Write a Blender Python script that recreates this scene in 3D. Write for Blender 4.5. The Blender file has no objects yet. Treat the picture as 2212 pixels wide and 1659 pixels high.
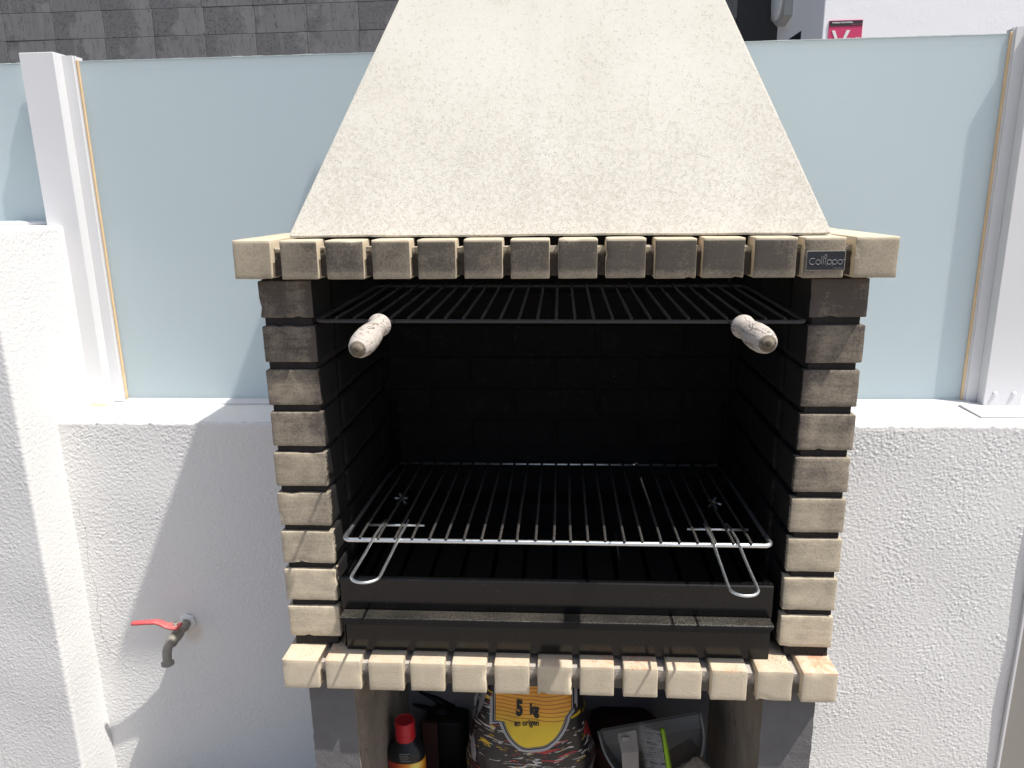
import bpy, bmesh, math, random
from mathutils import Vector, Matrix, Euler, noise
R = math.radians
S = bpy.context.scene
COL = S.collection
rnd = random.Random(7)

# ------------------------------------------------------------------ camera (eye is the origin, floor at z = -1.78)
YAW, PITCH, ROLL, FPX = .069, .2485, .0165, 1610.0
cam_d = bpy.data.cameras.new('camera'); cam = bpy.data.objects.new('camera', cam_d); COL.objects.link(cam)
cy_, sy_, cp_, sp_, cr_, sr_ = math.cos(YAW), math.sin(YAW), math.cos(PITCH), math.sin(PITCH), math.cos(ROLL), math.sin(ROLL)
_r = Vector((cy_, sy_, 0)); _fl = Vector((-sy_, cy_, 0)); _z = Vector((0, 0, 1))
_f = _fl*cp_ - _z*sp_; _u = _fl*sp_ + _z*cp_
_R2 = _r*cr_ - _u*sr_; _U2 = _r*sr_ + _u*cr_
cam.matrix_world = Matrix((( _R2.x, _U2.x, -_f.x, 0), (_R2.y, _U2.y, -_f.y, 0), (_R2.z, _U2.z, -_f.z, 0), (0, 0, 0, 1)))
cam_d.sensor_fit = 'HORIZONTAL'; cam_d.sensor_width = 36.0; cam_d.lens = 36.0*FPX/2212.0
cam_d.clip_start = .05; cam_d.clip_end = 400
S.camera = cam

# ------------------------------------------------------------------ light
SA, SB = .465, .19                                   # sun: per metre of fall it moves SA to the left and SB away from us
sun_dir = Vector((SA, -SB, 1)).normalized()          # towards the sun
w = bpy.data.worlds.new('World'); S.world = w; w.use_nodes = True
nt = w.node_tree; nt.nodes.clear()
sky = nt.nodes.new('ShaderNodeTexSky'); sky.sky_type = 'NISHITA'; sky.sun_disc = False
sky.sun_elevation = math.asin(sun_dir.z); sky.sun_rotation = math.atan2(sun_dir.x, sun_dir.y)
sky.air_density = 1.0; sky.dust_density = 3.2; sky.ozone_density = 1.0
bg = nt.nodes.new('ShaderNodeBackground'); bg.inputs['Strength'].default_value = .097
wo = nt.nodes.new('ShaderNodeOutputWorld')
nt.links.new(sky.outputs[0], bg.inputs[0]); nt.links.new(bg.outputs[0], wo.inputs[0])
sd = bpy.data.lights.new('sun', 'SUN'); sd.energy = 4.3; sd.angle = R(.53); sd.color = (1, .955, .89)
sun = bpy.data.objects.new('sun', sd); COL.objects.link(sun)
sun.rotation_euler = sun_dir.to_track_quat('Z', 'Y').to_euler(); sun.location = (2, -1, 4)
vs = S.view_settings; vs.view_transform = 'Standard'; vs.look = 'None'; vs.gamma = 1; vs.exposure = .44
vs.use_curve_mapping = False
S.render.engine = 'CYCLES'
S.cycles.max_bounces = 10; S.cycles.diffuse_bounces = 5; S.cycles.use_denoising = True

# ------------------------------------------------------------------ tiny node language
class E_:
    def __init__(s, nt, sock): s.nt, s.s = nt, sock
    def _m(s, op, *a, clamp=False):
        n = s.nt.nodes.new('ShaderNodeMath'); n.operation = op; n.use_clamp = clamp
        for i, x in enumerate((s,)+a):
            if isinstance(x, E_): s.nt.links.new(x.s, n.inputs[i])
            else: n.inputs[i].default_value = x
        return E_(s.nt, n.outputs[0])
    def __add__(s, o): return s._m('ADD', o)
    __radd__ = __add__
    def __sub__(s, o): return s._m('SUBTRACT', o)
    def __rsub__(s, o): return (s*-1)+o
    def __mul__(s, o): return s._m('MULTIPLY', o)
    __rmul__ = __mul__
    def __truediv__(s, o): return s._m('DIVIDE', o)
    def pw(s, o): return s._m('POWER', o)
    def mx(s, o): return s._m('MAXIMUM', o)
    def mn(s, o): return s._m('MINIMUM', o)
    def abs(s): return s._m('ABSOLUTE', 0)
    def sin(s): return s._m('SINE', 0)
    def fract(s): return s._m('FRACT', 0)
    def sat(s): return s._m('ADD', 0, clamp=True)
    def gt(s, o): return s._m('GREATER_THAN', o)
    def lt(s, o): return s._m('LESS_THAN', o)
    def ss(s, a, b):      # smoothstep
        n = s.nt.nodes.new('ShaderNodeMapRange'); n.interpolation_type = 'SMOOTHSTEP'
        s.nt.links.new(s.s, n.inputs[0]); n.inputs[1].default_value = a; n.inputs[2].default_value = b
        if a > b:
            n.inputs[1].default_value = b; n.inputs[2].default_value = a; n.inputs[3].default_value = 1; n.inputs[4].default_value = 0
        return E_(s.nt, n.outputs[0])
class Mat:
    def __init__(s, name):
        s.m = bpy.data.materials.new(name); s.m.use_nodes = True; s.nt = s.m.node_tree
        s.b = s.nt.nodes['Principled BSDF']
        g = s.nt.nodes.new('ShaderNodeNewGeometry'); s.g = g
        sp = s.nt.nodes.new('ShaderNodeSeparateXYZ'); s.nt.links.new(g.outputs['Position'], sp.inputs[0])
        s.pos = g.outputs['Position']; s.x, s.y, s.z = [E_(s.nt, o) for o in sp.outputs]
    def vec(s, x, y, z):
        n = s.nt.nodes.new('ShaderNodeCombineXYZ')
        for i, v in enumerate((x, y, z)):
            if isinstance(v, E_): s.nt.links.new(v.s, n.inputs[i])
            else: n.inputs[i].default_value = v
        return n.outputs[0]
    def scaled(s, sx, sy, sz, rz=0, src=None):
        n = s.nt.nodes.new('ShaderNodeMapping'); n.inputs['Scale'].default_value = (sx, sy, sz); n.inputs['Rotation'].default_value = rz if isinstance(rz, tuple) else (0, 0, rz)
        s.nt.links.new(src or s.pos, n.inputs[0]); return n.outputs[0]
    def noise(s, scale, detail=3, rough=.55, vec=None, dist=0):
        n = s.nt.nodes.new('ShaderNodeTexNoise'); n.inputs['Scale'].default_value = scale
        n.inputs['Detail'].default_value = detail; n.inputs['Roughness'].default_value = rough; n.inputs['Distortion'].default_value = dist
        s.nt.links.new(vec or s.pos, n.inputs['Vector']); return E_(s.nt, n.outputs[0])
    def vor(s, scale, vec=None, feature='F1', out=0, rand=1):
        n = s.nt.nodes.new('ShaderNodeTexVoronoi'); n.feature = feature; n.inputs['Scale'].default_value = scale; n.inputs['Randomness'].default_value = rand
        s.nt.links.new(vec or s.pos, n.inputs['Vector']); return E_(s.nt, n.outputs[out])
    def rand(s):
        n = s.nt.nodes.new('ShaderNodeObjectInfo'); return E_(s.nt, n.outputs['Random'])
    def mix(s, f, a, b):
        n = s.nt.nodes.new('ShaderNodeMix'); n.data_type = 'RGBA'; n.clamp_factor = True
        if isinstance(f, E_): s.nt.links.new(f.s, n.inputs[0])
        else: n.inputs[0].default_value = f
        for i, c in ((6, a), (7, b)):
            if isinstance(c, tuple): n.inputs[i].default_value = (*c, 1)
            else: s.nt.links.new(c, n.inputs[i])
        return n.outputs[2]
    def scale_col(s, c, f):
        n = s.nt.nodes.new('ShaderNodeVectorMath'); n.operation = 'SCALE'
        if isinstance(c, tuple): n.inputs[0].default_value = c
        else: s.nt.links.new(c, n.inputs[0])
        if isinstance(f, E_): s.nt.links.new(f.s, n.inputs['Scale'])
        else: n.inputs['Scale'].default_value = f
        return n.outputs[0]
    def bump(s, h, strength=1, dist=.001, prev=None):
        n = s.nt.nodes.new('ShaderNodeBump'); n.inputs['Strength'].default_value = strength; n.inputs['Distance'].default_value = dist
        s.nt.links.new(h.s, n.inputs['Height'])
        if prev is not None: s.nt.links.new(prev, n.inputs['Normal'])
        return n.outputs[0]
    def set(s, col=None, rough=None, metal=None, normal=None, spec=None, **kw):
        def put(k, v):
            if v is None: return
            i = s.b.inputs[k]
            if isinstance(v, E_): s.nt.links.new(v.s, i)
            elif isinstance(v, tuple): i.default_value = (*v, 1) if len(v) == 3 else v
            elif isinstance(v, (int, float)): i.default_value = v
            else: s.nt.links.new(v, i)
        put('Base Color', col); put('Roughness', rough); put('Metallic', metal); put('Normal', normal); put('Specular IOR Level', spec)
        for k, v in kw.items(): put(k.replace('_', ' '), v)
        return s.m

# ------------------------------------------------------------------ materials
def stucco(name, col=(.80, .805, .815), amp=1.0, sc=1.0, smooth=0):
    m = Mat(name)
    v = m.scaled(1, 1, 1.25, (0, R(25), 0))
    big = m.noise(105*sc, 3, .6, v, .4); cell = m.vor(150*sc, v, 'SMOOTH_F1')
    fine = m.noise(260*sc, 2, .6); patch = m.noise(2.6, 3, .5).ss(.38, .62)
    streak = m.noise(17, 3, .55, m.scaled(1, 1, .5)).ss(.4, .7)
    amt = patch*.65+.45
    h = (big*1.6+cell*.55)*amt+fine*.16*amt+streak*.25
    n = m.bump(h, 1, .0024*amp)
    dirt = m.noise(5, 5, .6).ss(.55, .8)*.10+m.noise(70, 3, .6).ss(.62, .8)*.05
    c = m.mix(dirt, col, (col[0]*.72, col[1]*.72, col[2]*.70))
    if name == 'rough_white_stucco':
        wob = m.noise(14, 3, .6)
        d = ((m.x+1.088)*(m.x+1.088)*1.0+(m.z+1.232)*(m.z+1.232)*.45).pw(.5)+(wob-.5)*.02
        c = m.mix(d.ss(.040, .012)*.35, c, (.50, .36, .22))
        crack = (m.x+1.368+(wob-.5)*.05+(m.z+1.1)*.03).abs().ss(.0022, .0006)*m.z.ss(-.80, -.86)*m.z.ss(-1.36, -1.30)
        c = m.mix(crack*.55, c, (.38, .36, .33))
        drip = m.noise(28, 3, .6, m.scaled(1, 1, .06)).ss(.60, .76)*m.z.ss(-.95, -.62)
        c = m.mix(drip*.14, c, (.45, .44, .42))
    return m.set(c, .75, 0, n, .25)
M = {}
M['stucco'] = stucco('rough_white_stucco', (.785, .785, .775), .30, 1.3)
M['stucco_pier'] = stucco('fine_rough_white_stucco', (.76, .76, .752), .35, 1.3)
M['stucco_soft'] = stucco('fine_white_stucco', (.82, .83, .845), .5, 1.2)
M['stucco_far'] = stucco('far_white_stucco', (.90, .905, .92), .35, .45)

def cream(name, mode):
    m = Mat(name)
    n1 = m.noise(38, 5, .62); n2 = m.noise(210, 4, .65); n3 = m.noise(9, 4, .6); pits = m.vor(260).lt(.16)*m.noise(60, 2).ss(.5, .62)
    streak = m.noise(34, 4, .6, m.scaled(.35, .35, 3.2)); r = m.rand()
    scr = m.noise(40, 3, .7, m.scaled(1, 1, 6, (0, R(20), 0))).ss(.68, .72)
    base = m.mix((n1-.3)*1.1, (.53, .455, .335), (.66, .585, .455))
    base = m.mix((n2-.5).abs()*1.6+.02, base, (.44, .38, .29))
    nrm_ = m.nt.nodes.new('ShaderNodeSeparateXYZ'); m.nt.links.new(m.g.outputs['True Normal'], nrm_.inputs[0]); front = (E_(m.nt, nrm_.outputs[1])*-1).ss(.18, .5); upf = E_(m.nt, nrm_.outputs[2]).ss(.3, .7)
    if mode == 'pillar':
        # soot laid down by smoke: heavy under the canopy, on the mouth side, thinning towards the hearth
        hgt = (m.z+.93)/.80                                                    # 0 at the hearth, 1 under the canopy
        ax = (m.x+.012).abs()                                                  # distance from the centre of the mouth
        mouth = ax.ss(.475, .440)
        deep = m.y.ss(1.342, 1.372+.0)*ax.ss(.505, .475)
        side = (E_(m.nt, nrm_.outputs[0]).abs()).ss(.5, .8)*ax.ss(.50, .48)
        s = hgt.pw(.95)*1.12-.06+(n3-.5)*.95+(streak-.5)*.45+(n1-.5)*.65+(n2-.5)*.65+(r-.5)*.18+.02
        s = (s+mouth*.30*hgt.ss(.15, .7)).sat()
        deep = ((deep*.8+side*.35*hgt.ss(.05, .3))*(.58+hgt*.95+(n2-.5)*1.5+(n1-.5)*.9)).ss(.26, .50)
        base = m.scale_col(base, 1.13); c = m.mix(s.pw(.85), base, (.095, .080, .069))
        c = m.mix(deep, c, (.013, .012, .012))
    elif mode == 'ledge':
        # smoke stain on the faces of the middle bricks, tops stay clean
        xm = (m.x+.03).abs(); mid = xm.ss(.57, .38); zz = m.z+.0062*(m.x+.58)
        bot = zz.ss(-.139, -.118)
        s = front*(.50+mid*.46-m.x.ss(.1, -.5)*.14)*(bot*.45*mid+.62+(1-mid)*.3)+(n1-.5)*.48*front+(n2-.5)*.60*front+(n3-.5)*.5*front
        s = s*zz.ss(-.0725, -.0765)
        vert = front
        c = m.mix(s.sat(), base, (.092, .079, .067))
        c = m.mix(m.noise(4, 3).ss(.5, .7)*(1-vert)*.25, c, (.62, .46, .28))
    else:
        # hearth front: clean cream with rust-red smears and specks on the tops
        top = m.z.gt(-.9075)
        xr = m.noise(5.5, 2, .5).ss(.47, .66)*(m.x.ss(-.1, .25)*.8+.2)
        red = top*xr*(m.noise(55, 4, .7).ss(.42, .62))
        spk = top*m.vor(170).lt(.26)*m.noise(22, 2).ss(.48, .62)
        c = m.mix(red*.7, base, (.62, .20, .09))
        c = m.mix(m.noise(30, 3).ss(.4, .7)*top*.3, c, (.60, .36, .20))
        c = m.mix(spk*.65, c, (.16, .13, .10))
        c = m.mix(m.noise(26, 4, .65, m.scaled(1, 1, .5)).ss(.56, .76)*.35, c, (.27, .24, .18))
    c = m.mix(pits*.7, c, (.10, .085, .065))
    c = m.scale_col(c, r*.14+.93)
    nrm = m.bump(n2*.7+n1*.5+pits*-1.2+streak*.35, .55, .0012)
    return m.set(c, .82, 0, nrm, .25)
M['pillar'] = cream('sooty_cream_concrete', 'pillar')
M['ledge'] = cream('stained_cream_concrete', 'ledge')
M['hearth'] = cream('cream_concrete', 'hearth')

def hoodmat():
    m = Mat('hood_cement'); n1 = m.noise(7, 6, .62); n2 = m.noise(330, 3, .6); n3 = m.noise(150, 4, .62); big = m.noise(2.4, 4, .6)
    low = m.z.ss(.38, -.05)
    den = big.ss(.42, .70)*.45+low*.75+(n1-.5)*.8
        # small dark pits that gather in clouds and towards the foot of the hood
    v = m.scaled(1, .7, 1); pit = m.vor(380, v); gate = m.noise(125, 3, .6)
    dots = pit.lt(.34)*(gate+den*.16).gt(.60)
    mott = (n3+den*.10).ss(.52, .66)
    base = m.mix(big.ss(.35, .65), (.722, .700, .636), (.676, .652, .586))
    base = m.mix(mott*.40*(den.sat()*.9+.15), base, (.50, .465, .375))
    base = m.mix(n1.ss(.58, .72)*.35, base, (.77, .75, .70))
    trow = m.noise(11, 4, .7, m.scaled(.35, 1, 3.2, (0, R(28), 0))).ss(.62, .68)
    base = m.mix(trow*.13, base, (.50, .46, .38))
    c = m.mix(dots*.60, base, (.34, .315, .25))
    c = m.mix(m.noise(3.3, 5, .65, m.scaled(1, 1, .7)).ss(.55, .72)*.16, c, (.48, .455, .40))
    c = m.mix(m.noise(18, 4, .6, m.scaled(1, 1, .12)).ss(.60, .74)*.10*m.z.ss(.0, .3), c, (.52, .50, .46))
    bigp = m.vor(38).lt(.028)
    c = m.mix(bigp*.8, c, (.14, .13, .10))
    nrm = m.bump(n2*.5+dots*-1.0+n3*.5+bigp*-2, .5, .0009)
    return m.set(c, .85, 0, nrm, .2)
M['hood'] = hoodmat()

def simple(name, col, rough=.6, metal=0, var=.12, sc=60, bump=.0004, spec=.4, bs=300):
    m = Mat(name); n = m.noise(sc, 4, .6)
    c = m.mix(n, tuple(x*(1-var) for x in col), tuple(min(1, x*(1+var)) for x in col))
    nr = m.bump(m.noise(bs, 3), .5, bump) if bump else None
    return m.set(c, rough, metal, nr, spec)
M['soot'] = simple('soot_black_brick', (.0085, .008, .008), .85, 0, .5, 30, .0015, .25, 120)
def sootb():
    m = Mat('soot_coated_brick'); n = m.noise(26, 5, .65); chips = m.vor(48).lt(.06)*m.noise(9, 2).ss(.50, .62); dust = m.vor(120, out=0).lt(.09)*m.noise(7, 2).ss(.48, .6)
    c = m.mix(n.ss(.5, .8)*.6, (.007, .0066, .0066), (.020, .0185, .018))
    e = m.y.ss(1.50, 1.44)*(m.z.ss(-.35, -.85)*.8+.1)*(m.noise(80, 4, .7).ss(.35, .7))
    c = m.mix(e*.5, c, (.12, .10, .085))
    c = m.mix((chips+dust).sat()*.8, c, (.11, .105, .10))
    return m.set(c, .9, 0, m.bump(n+m.noise(150, 3)*.4, .8, .002), .2)
M['soot'] = sootb()
def ledge_mortar():
    m = Mat('ledge_mortar'); n = m.noise(70, 4, .65); g = m.noise(190, 3, .6); zz = m.z+.0062*(m.x+.58)
    c = m.mix(n, (.30, .27, .225), (.42, .38, .31)); c = m.mix((n.ss(.55, .66)), c, (.08, .065, .05))
    soot_shade = (zz+(n-.5)*.02).ss(-.090, -.099)  # soot, with the shade low in the brick gaps painted in
    c = m.mix(soot_shade*.92, c, (.040, .034, .031))
    return m.set(c, .95, 0, m.bump(g+n*.6, .9, .003), .15)
M['mortar'] = ledge_mortar()
def hearth_mortar():
    m = Mat('hearth_mortar'); n = m.noise(60, 4, .6); lo_ = (m.z+(n-.5)*.03).ss(-.925, -.945)  # shade low in the gaps painted into the mortar, lit top left pale
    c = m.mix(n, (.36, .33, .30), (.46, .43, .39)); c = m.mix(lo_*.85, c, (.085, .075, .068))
    return m.set(c, .95, 0, m.bump(m.noise(160, 3), .9, .003), .15)
M['hearth_mortar'] = hearth_mortar()
M['mortar_sooty'] = simple('sooty_mortar', (.034, .030, .028), .9, 0, .4, 60, .002, .2, 200)
def concrete(name, a, b):
    m = Mat(name); n = m.noise(24, 5, .6); n2 = m.noise(300, 3, .65); sp = m.vor(110).lt(.05)
    c = m.mix(n, a, b); c = m.mix(n2.ss(.62, .75)*.35, c, (.30, .29, .28)); c = m.mix(sp*.5, c, (.45, .44, .42))
    return m.set(c, .9, 0, m.bump(m.noise(210, 3, .6, m.scaled(1, 1, 2.4))+n*.4, .9, .0022), .2)
M['concrete'] = concrete('grey_cast_concrete', (.125, .123, .127), (.18, .177, .180))
def plaster():
    m = Mat('brown_stained_slab'); n = m.noise(9, 5, .6, m.scaled(1, 1, .9)); v = m.noise(40, 4, .6)
    c = m.mix(n.ss(.35, .7), (.30, .265, .22), (.215, .185, .155)); c = m.mix(v.ss(.55, .7)*.3, c, (.27, .235, .19))
    cr = m.noise(5.5, 3, .5, m.scaled(1, 1, .25), .6); c = m.mix((cr-.5).abs().lt(.004)*.4, c, (.08, .065, .055))
    return m.set(c, .85, 0, m.bump(v, .5, .001), .25)
M['legside'] = plaster()
M['panel'] = simple('grey_back_panel', (.24, .235, .245), .9, 0, .12, 12)

def steelpaint(name, dust):
    m = Mat(name); sp1 = m.vor(230).lt(.085)*m.noise(11, 2).ss(.40, .52); sp2 = m.vor(90).lt(.045)*m.noise(6, 2).ss(.42, .56)
    scuff = m.noise(14, 5, .7, m.scaled(.5, 1, 2)).ss(.60, .82)
    c = m.mix(scuff*.25, (.0055, .0055, .006), (.026, .025, .024))
    c = m.mix((sp1*.55+sp2*.5).sat(), c, (.30, .29, .27))
    if dust:
        g = m.noise(430, 2, .6).ss(.44, .62)*(m.noise(6, 3).ss(.30, .62)*.8+.35)
        up = m.z.gt(-.8125)
        c = m.mix(g*.55*up, c, (.17, .155, .125))
    return m.set(c, (scuff*.2+(.5 if dust else .17)), 0, m.bump(m.noise(420, 2), .12, .0003), .25 if dust else .42)
M['black_steel'] = steelpaint('black_enamelled_steel', False)
M['black_flange'] = steelpaint('dusty_black_steel', True)
M['tray_floor'] = simple('charred_steel', (.0048, .0047, .005), .8, 0, .5, 40, .001, .2)
def chrome():
    m = Mat('zinc_wire'); n = m.noise(90, 3, .6); return m.set(m.mix(n, (.66, .70, .72), (.84, .87, .88)), n*.2+.26, .95, m.bump(m.noise(500, 2), .2, .0003), .5)
M['zinc'] = chrome()
def rodm():
    m = Mat('greasy_grate_rod'); n = m.noise(240, 4, .7)
    c = m.mix(n.ss(.35, .75), (.015, .014, .013), (.085, .078, .072)); return m.set(c, .75, 0, m.bump(n, .8, .0012), .4)
M['rod'] = rodm()
M['burnt_wire'] = simple('burnt_black_wire', (.045, .043, .045), .6, .2, .5, 180, .0008, .4)
def wood():
    m = Mat('weathered_wood'); g = m.noise(120, 4, .6, m.scaled(3, .35, 3), .3); n = m.noise(45, 4, .65); rg = m.noise(60, 3, .6)
    c = m.mix(g, (.32, .285, .25), (.54, .50, .46)); c = m.mix(n.ss(.54, .70)*.55, c, (.17, .125, .095))
    c = m.mix(rg.ss(.62, .7)*.6, c, (.60, .54, .48))
    crack = m.noise(30, 3, .5, m.scaled(1, .3, 3), .5); c = m.mix((crack-.5).abs().lt(.012)*.7, c, (.07, .05, .04))
    return m.set(c, .8, 0, m.bump(g+n*.6, .7, .0012), .25)
M['wood'] = wood()
M['wood_end'] = simple('handle_end_grain', (.17, .145, .115), .85, 0, .35, 160, .0015, .2)
M['white_alu'] = simple('white_lacquered_aluminium', (.69, .695, .71), .35, 0, .04, 6, .0001, .5)
M['white_alu_dirty'] = simple('ageing_white_aluminium', (.74, .735, .71), .42, 0, .08, 9, .0002, .45)
M['sealant'] = simple('yellowed_sealant', (.70, .51, .30), .55, 0, .15, 20, .0004, .4)
def frosted():
    m = Mat('frosted_glass'); n = m.noise(3, 3, .5); sm = m.noise(14, 5, .65, m.scaled(1, 1, .25)).ss(.60, .78)+m.noise(90, 3, .6).ss(.70, .76)*m.z.ss(-.35, -.58)*2+m.z.ss(-.548, -.556)*.8; band = (m.z-.345).abs().ss(.008, .002)
    c = m.mix(n, (.84, .925, .945), (.865, .945, .955)); c = m.mix(sm*.06+band*.22, c, (.80, .88, .90))
    b = m.b; m.set(c, .32, 0, None, .5, Coat_Weight=.35, Coat_Roughness=.12)
    tr = m.nt.nodes.new('ShaderNodeBsdfTranslucent'); m.nt.links.new(c, tr.inputs[0])
    mx = m.nt.nodes.new('ShaderNodeMixShader'); mx.inputs[0].default_value = .70
    out = m.nt.nodes['Material Output']; m.nt.links.new(b.outputs[0], mx.inputs[1]); m.nt.links.new(tr.outputs[0], mx.inputs[2]); m.nt.links.new(mx.outputs[0], out.inputs[0])
    return m.m
M['frosted'] = frosted()
M['glass_edge'] = simple('ground_glass_edge', (.55, .62, .60), .5, 0, .3, 90, .0006)
def slate():
    m = Mat('slate_tile'); r = m.rand(); off = m.vec(r*37, r*11, r*23)
    tc = m.nt.nodes.new('ShaderNodeTexCoord'); lo = m.nt.nodes.new('ShaderNodeSeparateXYZ'); m.nt.links.new(tc.outputs['Object'], lo.inputs[0]); lx = E_(m.nt, lo.outputs[0])
    va = m.nt.nodes.new('ShaderNodeVectorMath'); va.operation = 'ADD'; m.nt.links.new(m.pos, va.inputs[0]); m.nt.links.new(off, va.inputs[1]); v = va.outputs[0]
    n1 = m.noise(4.5, 4, .6, v, .4); grit = m.noise(42, 4, .8, v, .5); cloud = m.noise(7, 3, .5, v)
    rough_zone = ((lx*-1.5)+(n1-.5)*1.8+r*1.1-.50).ss(-.08, .30)
    c = m.mix(cloud, (.150, .150, .156), (.205, .203, .205))
    c = m.mix(rough_zone*.55, c, (.090, .090, .095)); c = m.mix(grit.ss(.5, .66)*rough_zone*.8, c, (.03, .03, .034))
    drip = m.noise(7, 3, .6, m.scaled(2.2, 1, .30, 0, v), .3); c = m.mix((drip-.5).abs().lt(.007)*(1-rough_zone)*.65, c, (.045, .045, .047))
    c = m.mix(drip.ss(.56, .75)*.35, c, (.25, .245, .24)); c = m.scale_col(c, r*.26+.87)
    return m.set(c, .7, 0, m.bump(grit*rough_zone*1.2+cloud*.2, .8, .004), .35)
M['slate'] = slate()
M['joint'] = simple('dark_tile_joint', (.045, .045, .047), .9)
M['floor'] = simple('terrace_floor', (.27, .24, .21), .7, 0, .12, 8)
M['far_ground'] = simple('street_ground', (.30, .29, .28), .85, 0, .1, 3)
M['dark_opening'] = simple('dark_glazed_opening', (.018, .02, .028), .3, 0, .2, 8)
M['lamp_body'] = simple('aged_lamp_housing', (.42, .42, .40), .5)
M['lamp_glass'] = simple('opal_lamp_glass', (.66, .68, .70), .25)
M['sign_red'] = simple('sign_crimson', (.62, .055, .15), .45, 0, .04, 5)
M['sign_black'] = simple('sign_black', (.035, .032, .036), .45, 0, .1, 5)
M['print_white'] = simple('white_print', (.80, .80, .80), .5, 0, .03, 5, 0)
M['print_pink'] = simple('pink_print', (.42, .10, .16), .5, 0, .03, 5, 0)
M['plate'] = simple('nameplate_black', (.018, .021, .028), .35, 0, .2, 40, .0002)
M['plate_edge'] = simple('nameplate_bare_edge', (.40, .37, .31), .5, .3)
M['plate_print'] = simple('engraved_grey_print', (.30, .30, .30), .4, .3, .05, 10, 0)
M['brass'] = simple('tarnished_brass', (.29, .275, .235), .6, .1, .25, 50, .0006)
M['nut'] = simple('dull_steel_nut', (.34, .31, .26), .45, .8, .2, 80)
def lever():
    m = Mat('faded_red_paint'); n = m.noise(55, 4, .65); t = m.x.ss(-1.10, -1.17)
    c = m.mix(n.ss(.35, .7), (.58, .11, .11), (.62, .20, .185)); c = m.mix(t*.6, c, (.50, .06, .075)); c = m.mix(n.ss(.66, .74)*(1-t), c, (.40, .30, .24))
    return m.set(c, .5, 0, None, .4)
M['lever'] = lever()
M['red_cap'] = simple('red_plastic', (.52, .02, .03), .4, 0, .05, 10)
M['black_plastic'] = simple('black_plastic', (.016, .016, .018), .35, 0, .1, 10)
M['tool'] = simple('matt_black_tool', (.006, .006, .007), .6, 0, .1, 10)
M['grey_plastic'] = simple('dark_grey_dustpan_plastic', (.150, .143, .132), .5, 0, .18, 14)
M['grey_plastic_rim'] = simple('worn_dustpan_rim', (.36, .36, .345), .5, 0, .2, 14)
M['ash'] = simple('ash_dust', (.10, .085, .075), .95, 0, .3, 20, .002)
M['lime'] = simple('lime_plastic', (.30, .50, .02), .45, 0, .08, 20)
M['bristle'] = simple('grey_bristle', (.46, .44, .42), .6, 0, .4, 80)
M['bristle_core'] = simple('bristle_shadow_mass', (.045, .042, .04), .9, 0, .3, 80)
M['card'] = simple('worn_card', (.26, .24, .215), .8, 0, .25, 18)
M['stone'] = simple('torn_brown_paper', (.25, .21, .16), .9, 0, .3, 25, .003)
M['terracotta'] = simple('terracotta', (.060, .024, .018), .8, 0, .3, 10)
def fluid_label():
    m = Mat('flame_label'); d = ((m.x+.3575)*(m.x+.3575)+(m.z+1.36)*(m.z+1.36)).pw(.5)
    c = m.mix(d.ss(.055, .012), (.42, .045, .02), (.85, .30, .02)); c = m.mix(d.ss(.022, .003), c, (.95, .75, .15))
    return m.set(c, .4)
M['fluid_label'] = fluid_label()
def bagmat():
    m = Mat('printed_charcoal_bag')
    def streaks(seed, sc, ang, wid, dens, asp=7):
        sc *= 1.25
        v = m.scaled(sc, sc*.3, sc*asp, (0, R(ang), 0)); o = m.nt.nodes.new('ShaderNodeVectorMath'); o.operation = 'ADD'; o.inputs[1].default_value = (seed, seed*3.1, seed*1.7)
        m.nt.links.new(v, o.inputs[0]); a = m.noise(1, 2, .5, o.outputs[0], .7); g = m.noise(9+seed, 2, .5)
        return a.gt(wid)*g.gt(dens)
    warp = 0
    base = m.mix(m.noise(14, 3, .5).ss(.45, .55), (.014, .011, .010), (.032, .026, .025))
    c = m.mix(streaks(1.3, 18, 32, .640, .50), base, (.50, .48, .46))
    c = m.mix(streaks(4.1, 17, -38, .650, .48), c, (.50, .48, .46))
    c = m.mix(streaks(2.2, 14, -32, .645, .49), c, (.42, .03, .04))
    c = m.mix(streaks(6.6, 13, 28, .640, .47, 5), c, (.66, .42, .02))
    c = m.mix(streaks(7.9, 15, 60, .650, .49, 6), c, (.52, .33, .02))
    c = m.mix(streaks(3.7, 20, 8, .645, .49), c, (.52, .50, .48))
    blob = m.noise(11, 1, .4, m.scaled(1, 1, 2.2, (0, R(30), 0))).gt(.70); c = m.mix(blob, c, (.70, .42, .02))
    blob2 = m.noise(13, 1, .4, m.scaled(1.6, 1, 1, (0, R(-30), 0))).gt(.69); c = m.mix(blob2, c, (.34, .02, .02))
    dk = m.noise(8.5, 1, .4).gt(.60); c = m.mix(dk, c, (.016, .014, .018))
    return m.set(c, .38, 0, m.bump(m.noise(22, 3, .6), .5, .004), .5)
M['bag'] = bagmat()
def baglabel():
    m = Mat('yellow_bag_label')
    wav = m.noise(7, 1, .4)*.022
    lines = ((m.z+wav)*118).fract().lt(.22)
    up = (m.z+wav*.0).gt(-1.192)
    c = m.mix(m.z.ss(-1.21, -1.16), (.80, .55, .03), (.82, .36, .03))
    c = m.mix(lines*up*.85, c, (.36, .11, .01))
    return m.set(c, .4, 0, m.bump(m.noise(12, 3, .6), .5, .006), .5)
M['bag_label'] = baglabel()
M['bag_border_dark'] = simple('label_border_black', (.03, .028, .028), .4, 0, .05, 5, 0)
M['bag_border'] = simple('label_border_grey', (.40, .39, .40), .4, 0, .05, 5, 0)
M['bag_ink'] = simple('black_ink', (.016, .018, .014), .5, 0, .05, 5, 0)
M['bag_patch'] = simple('grey_bag_patch', (.27, .26, .265), .45, 0, .12, 22, .001)

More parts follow.
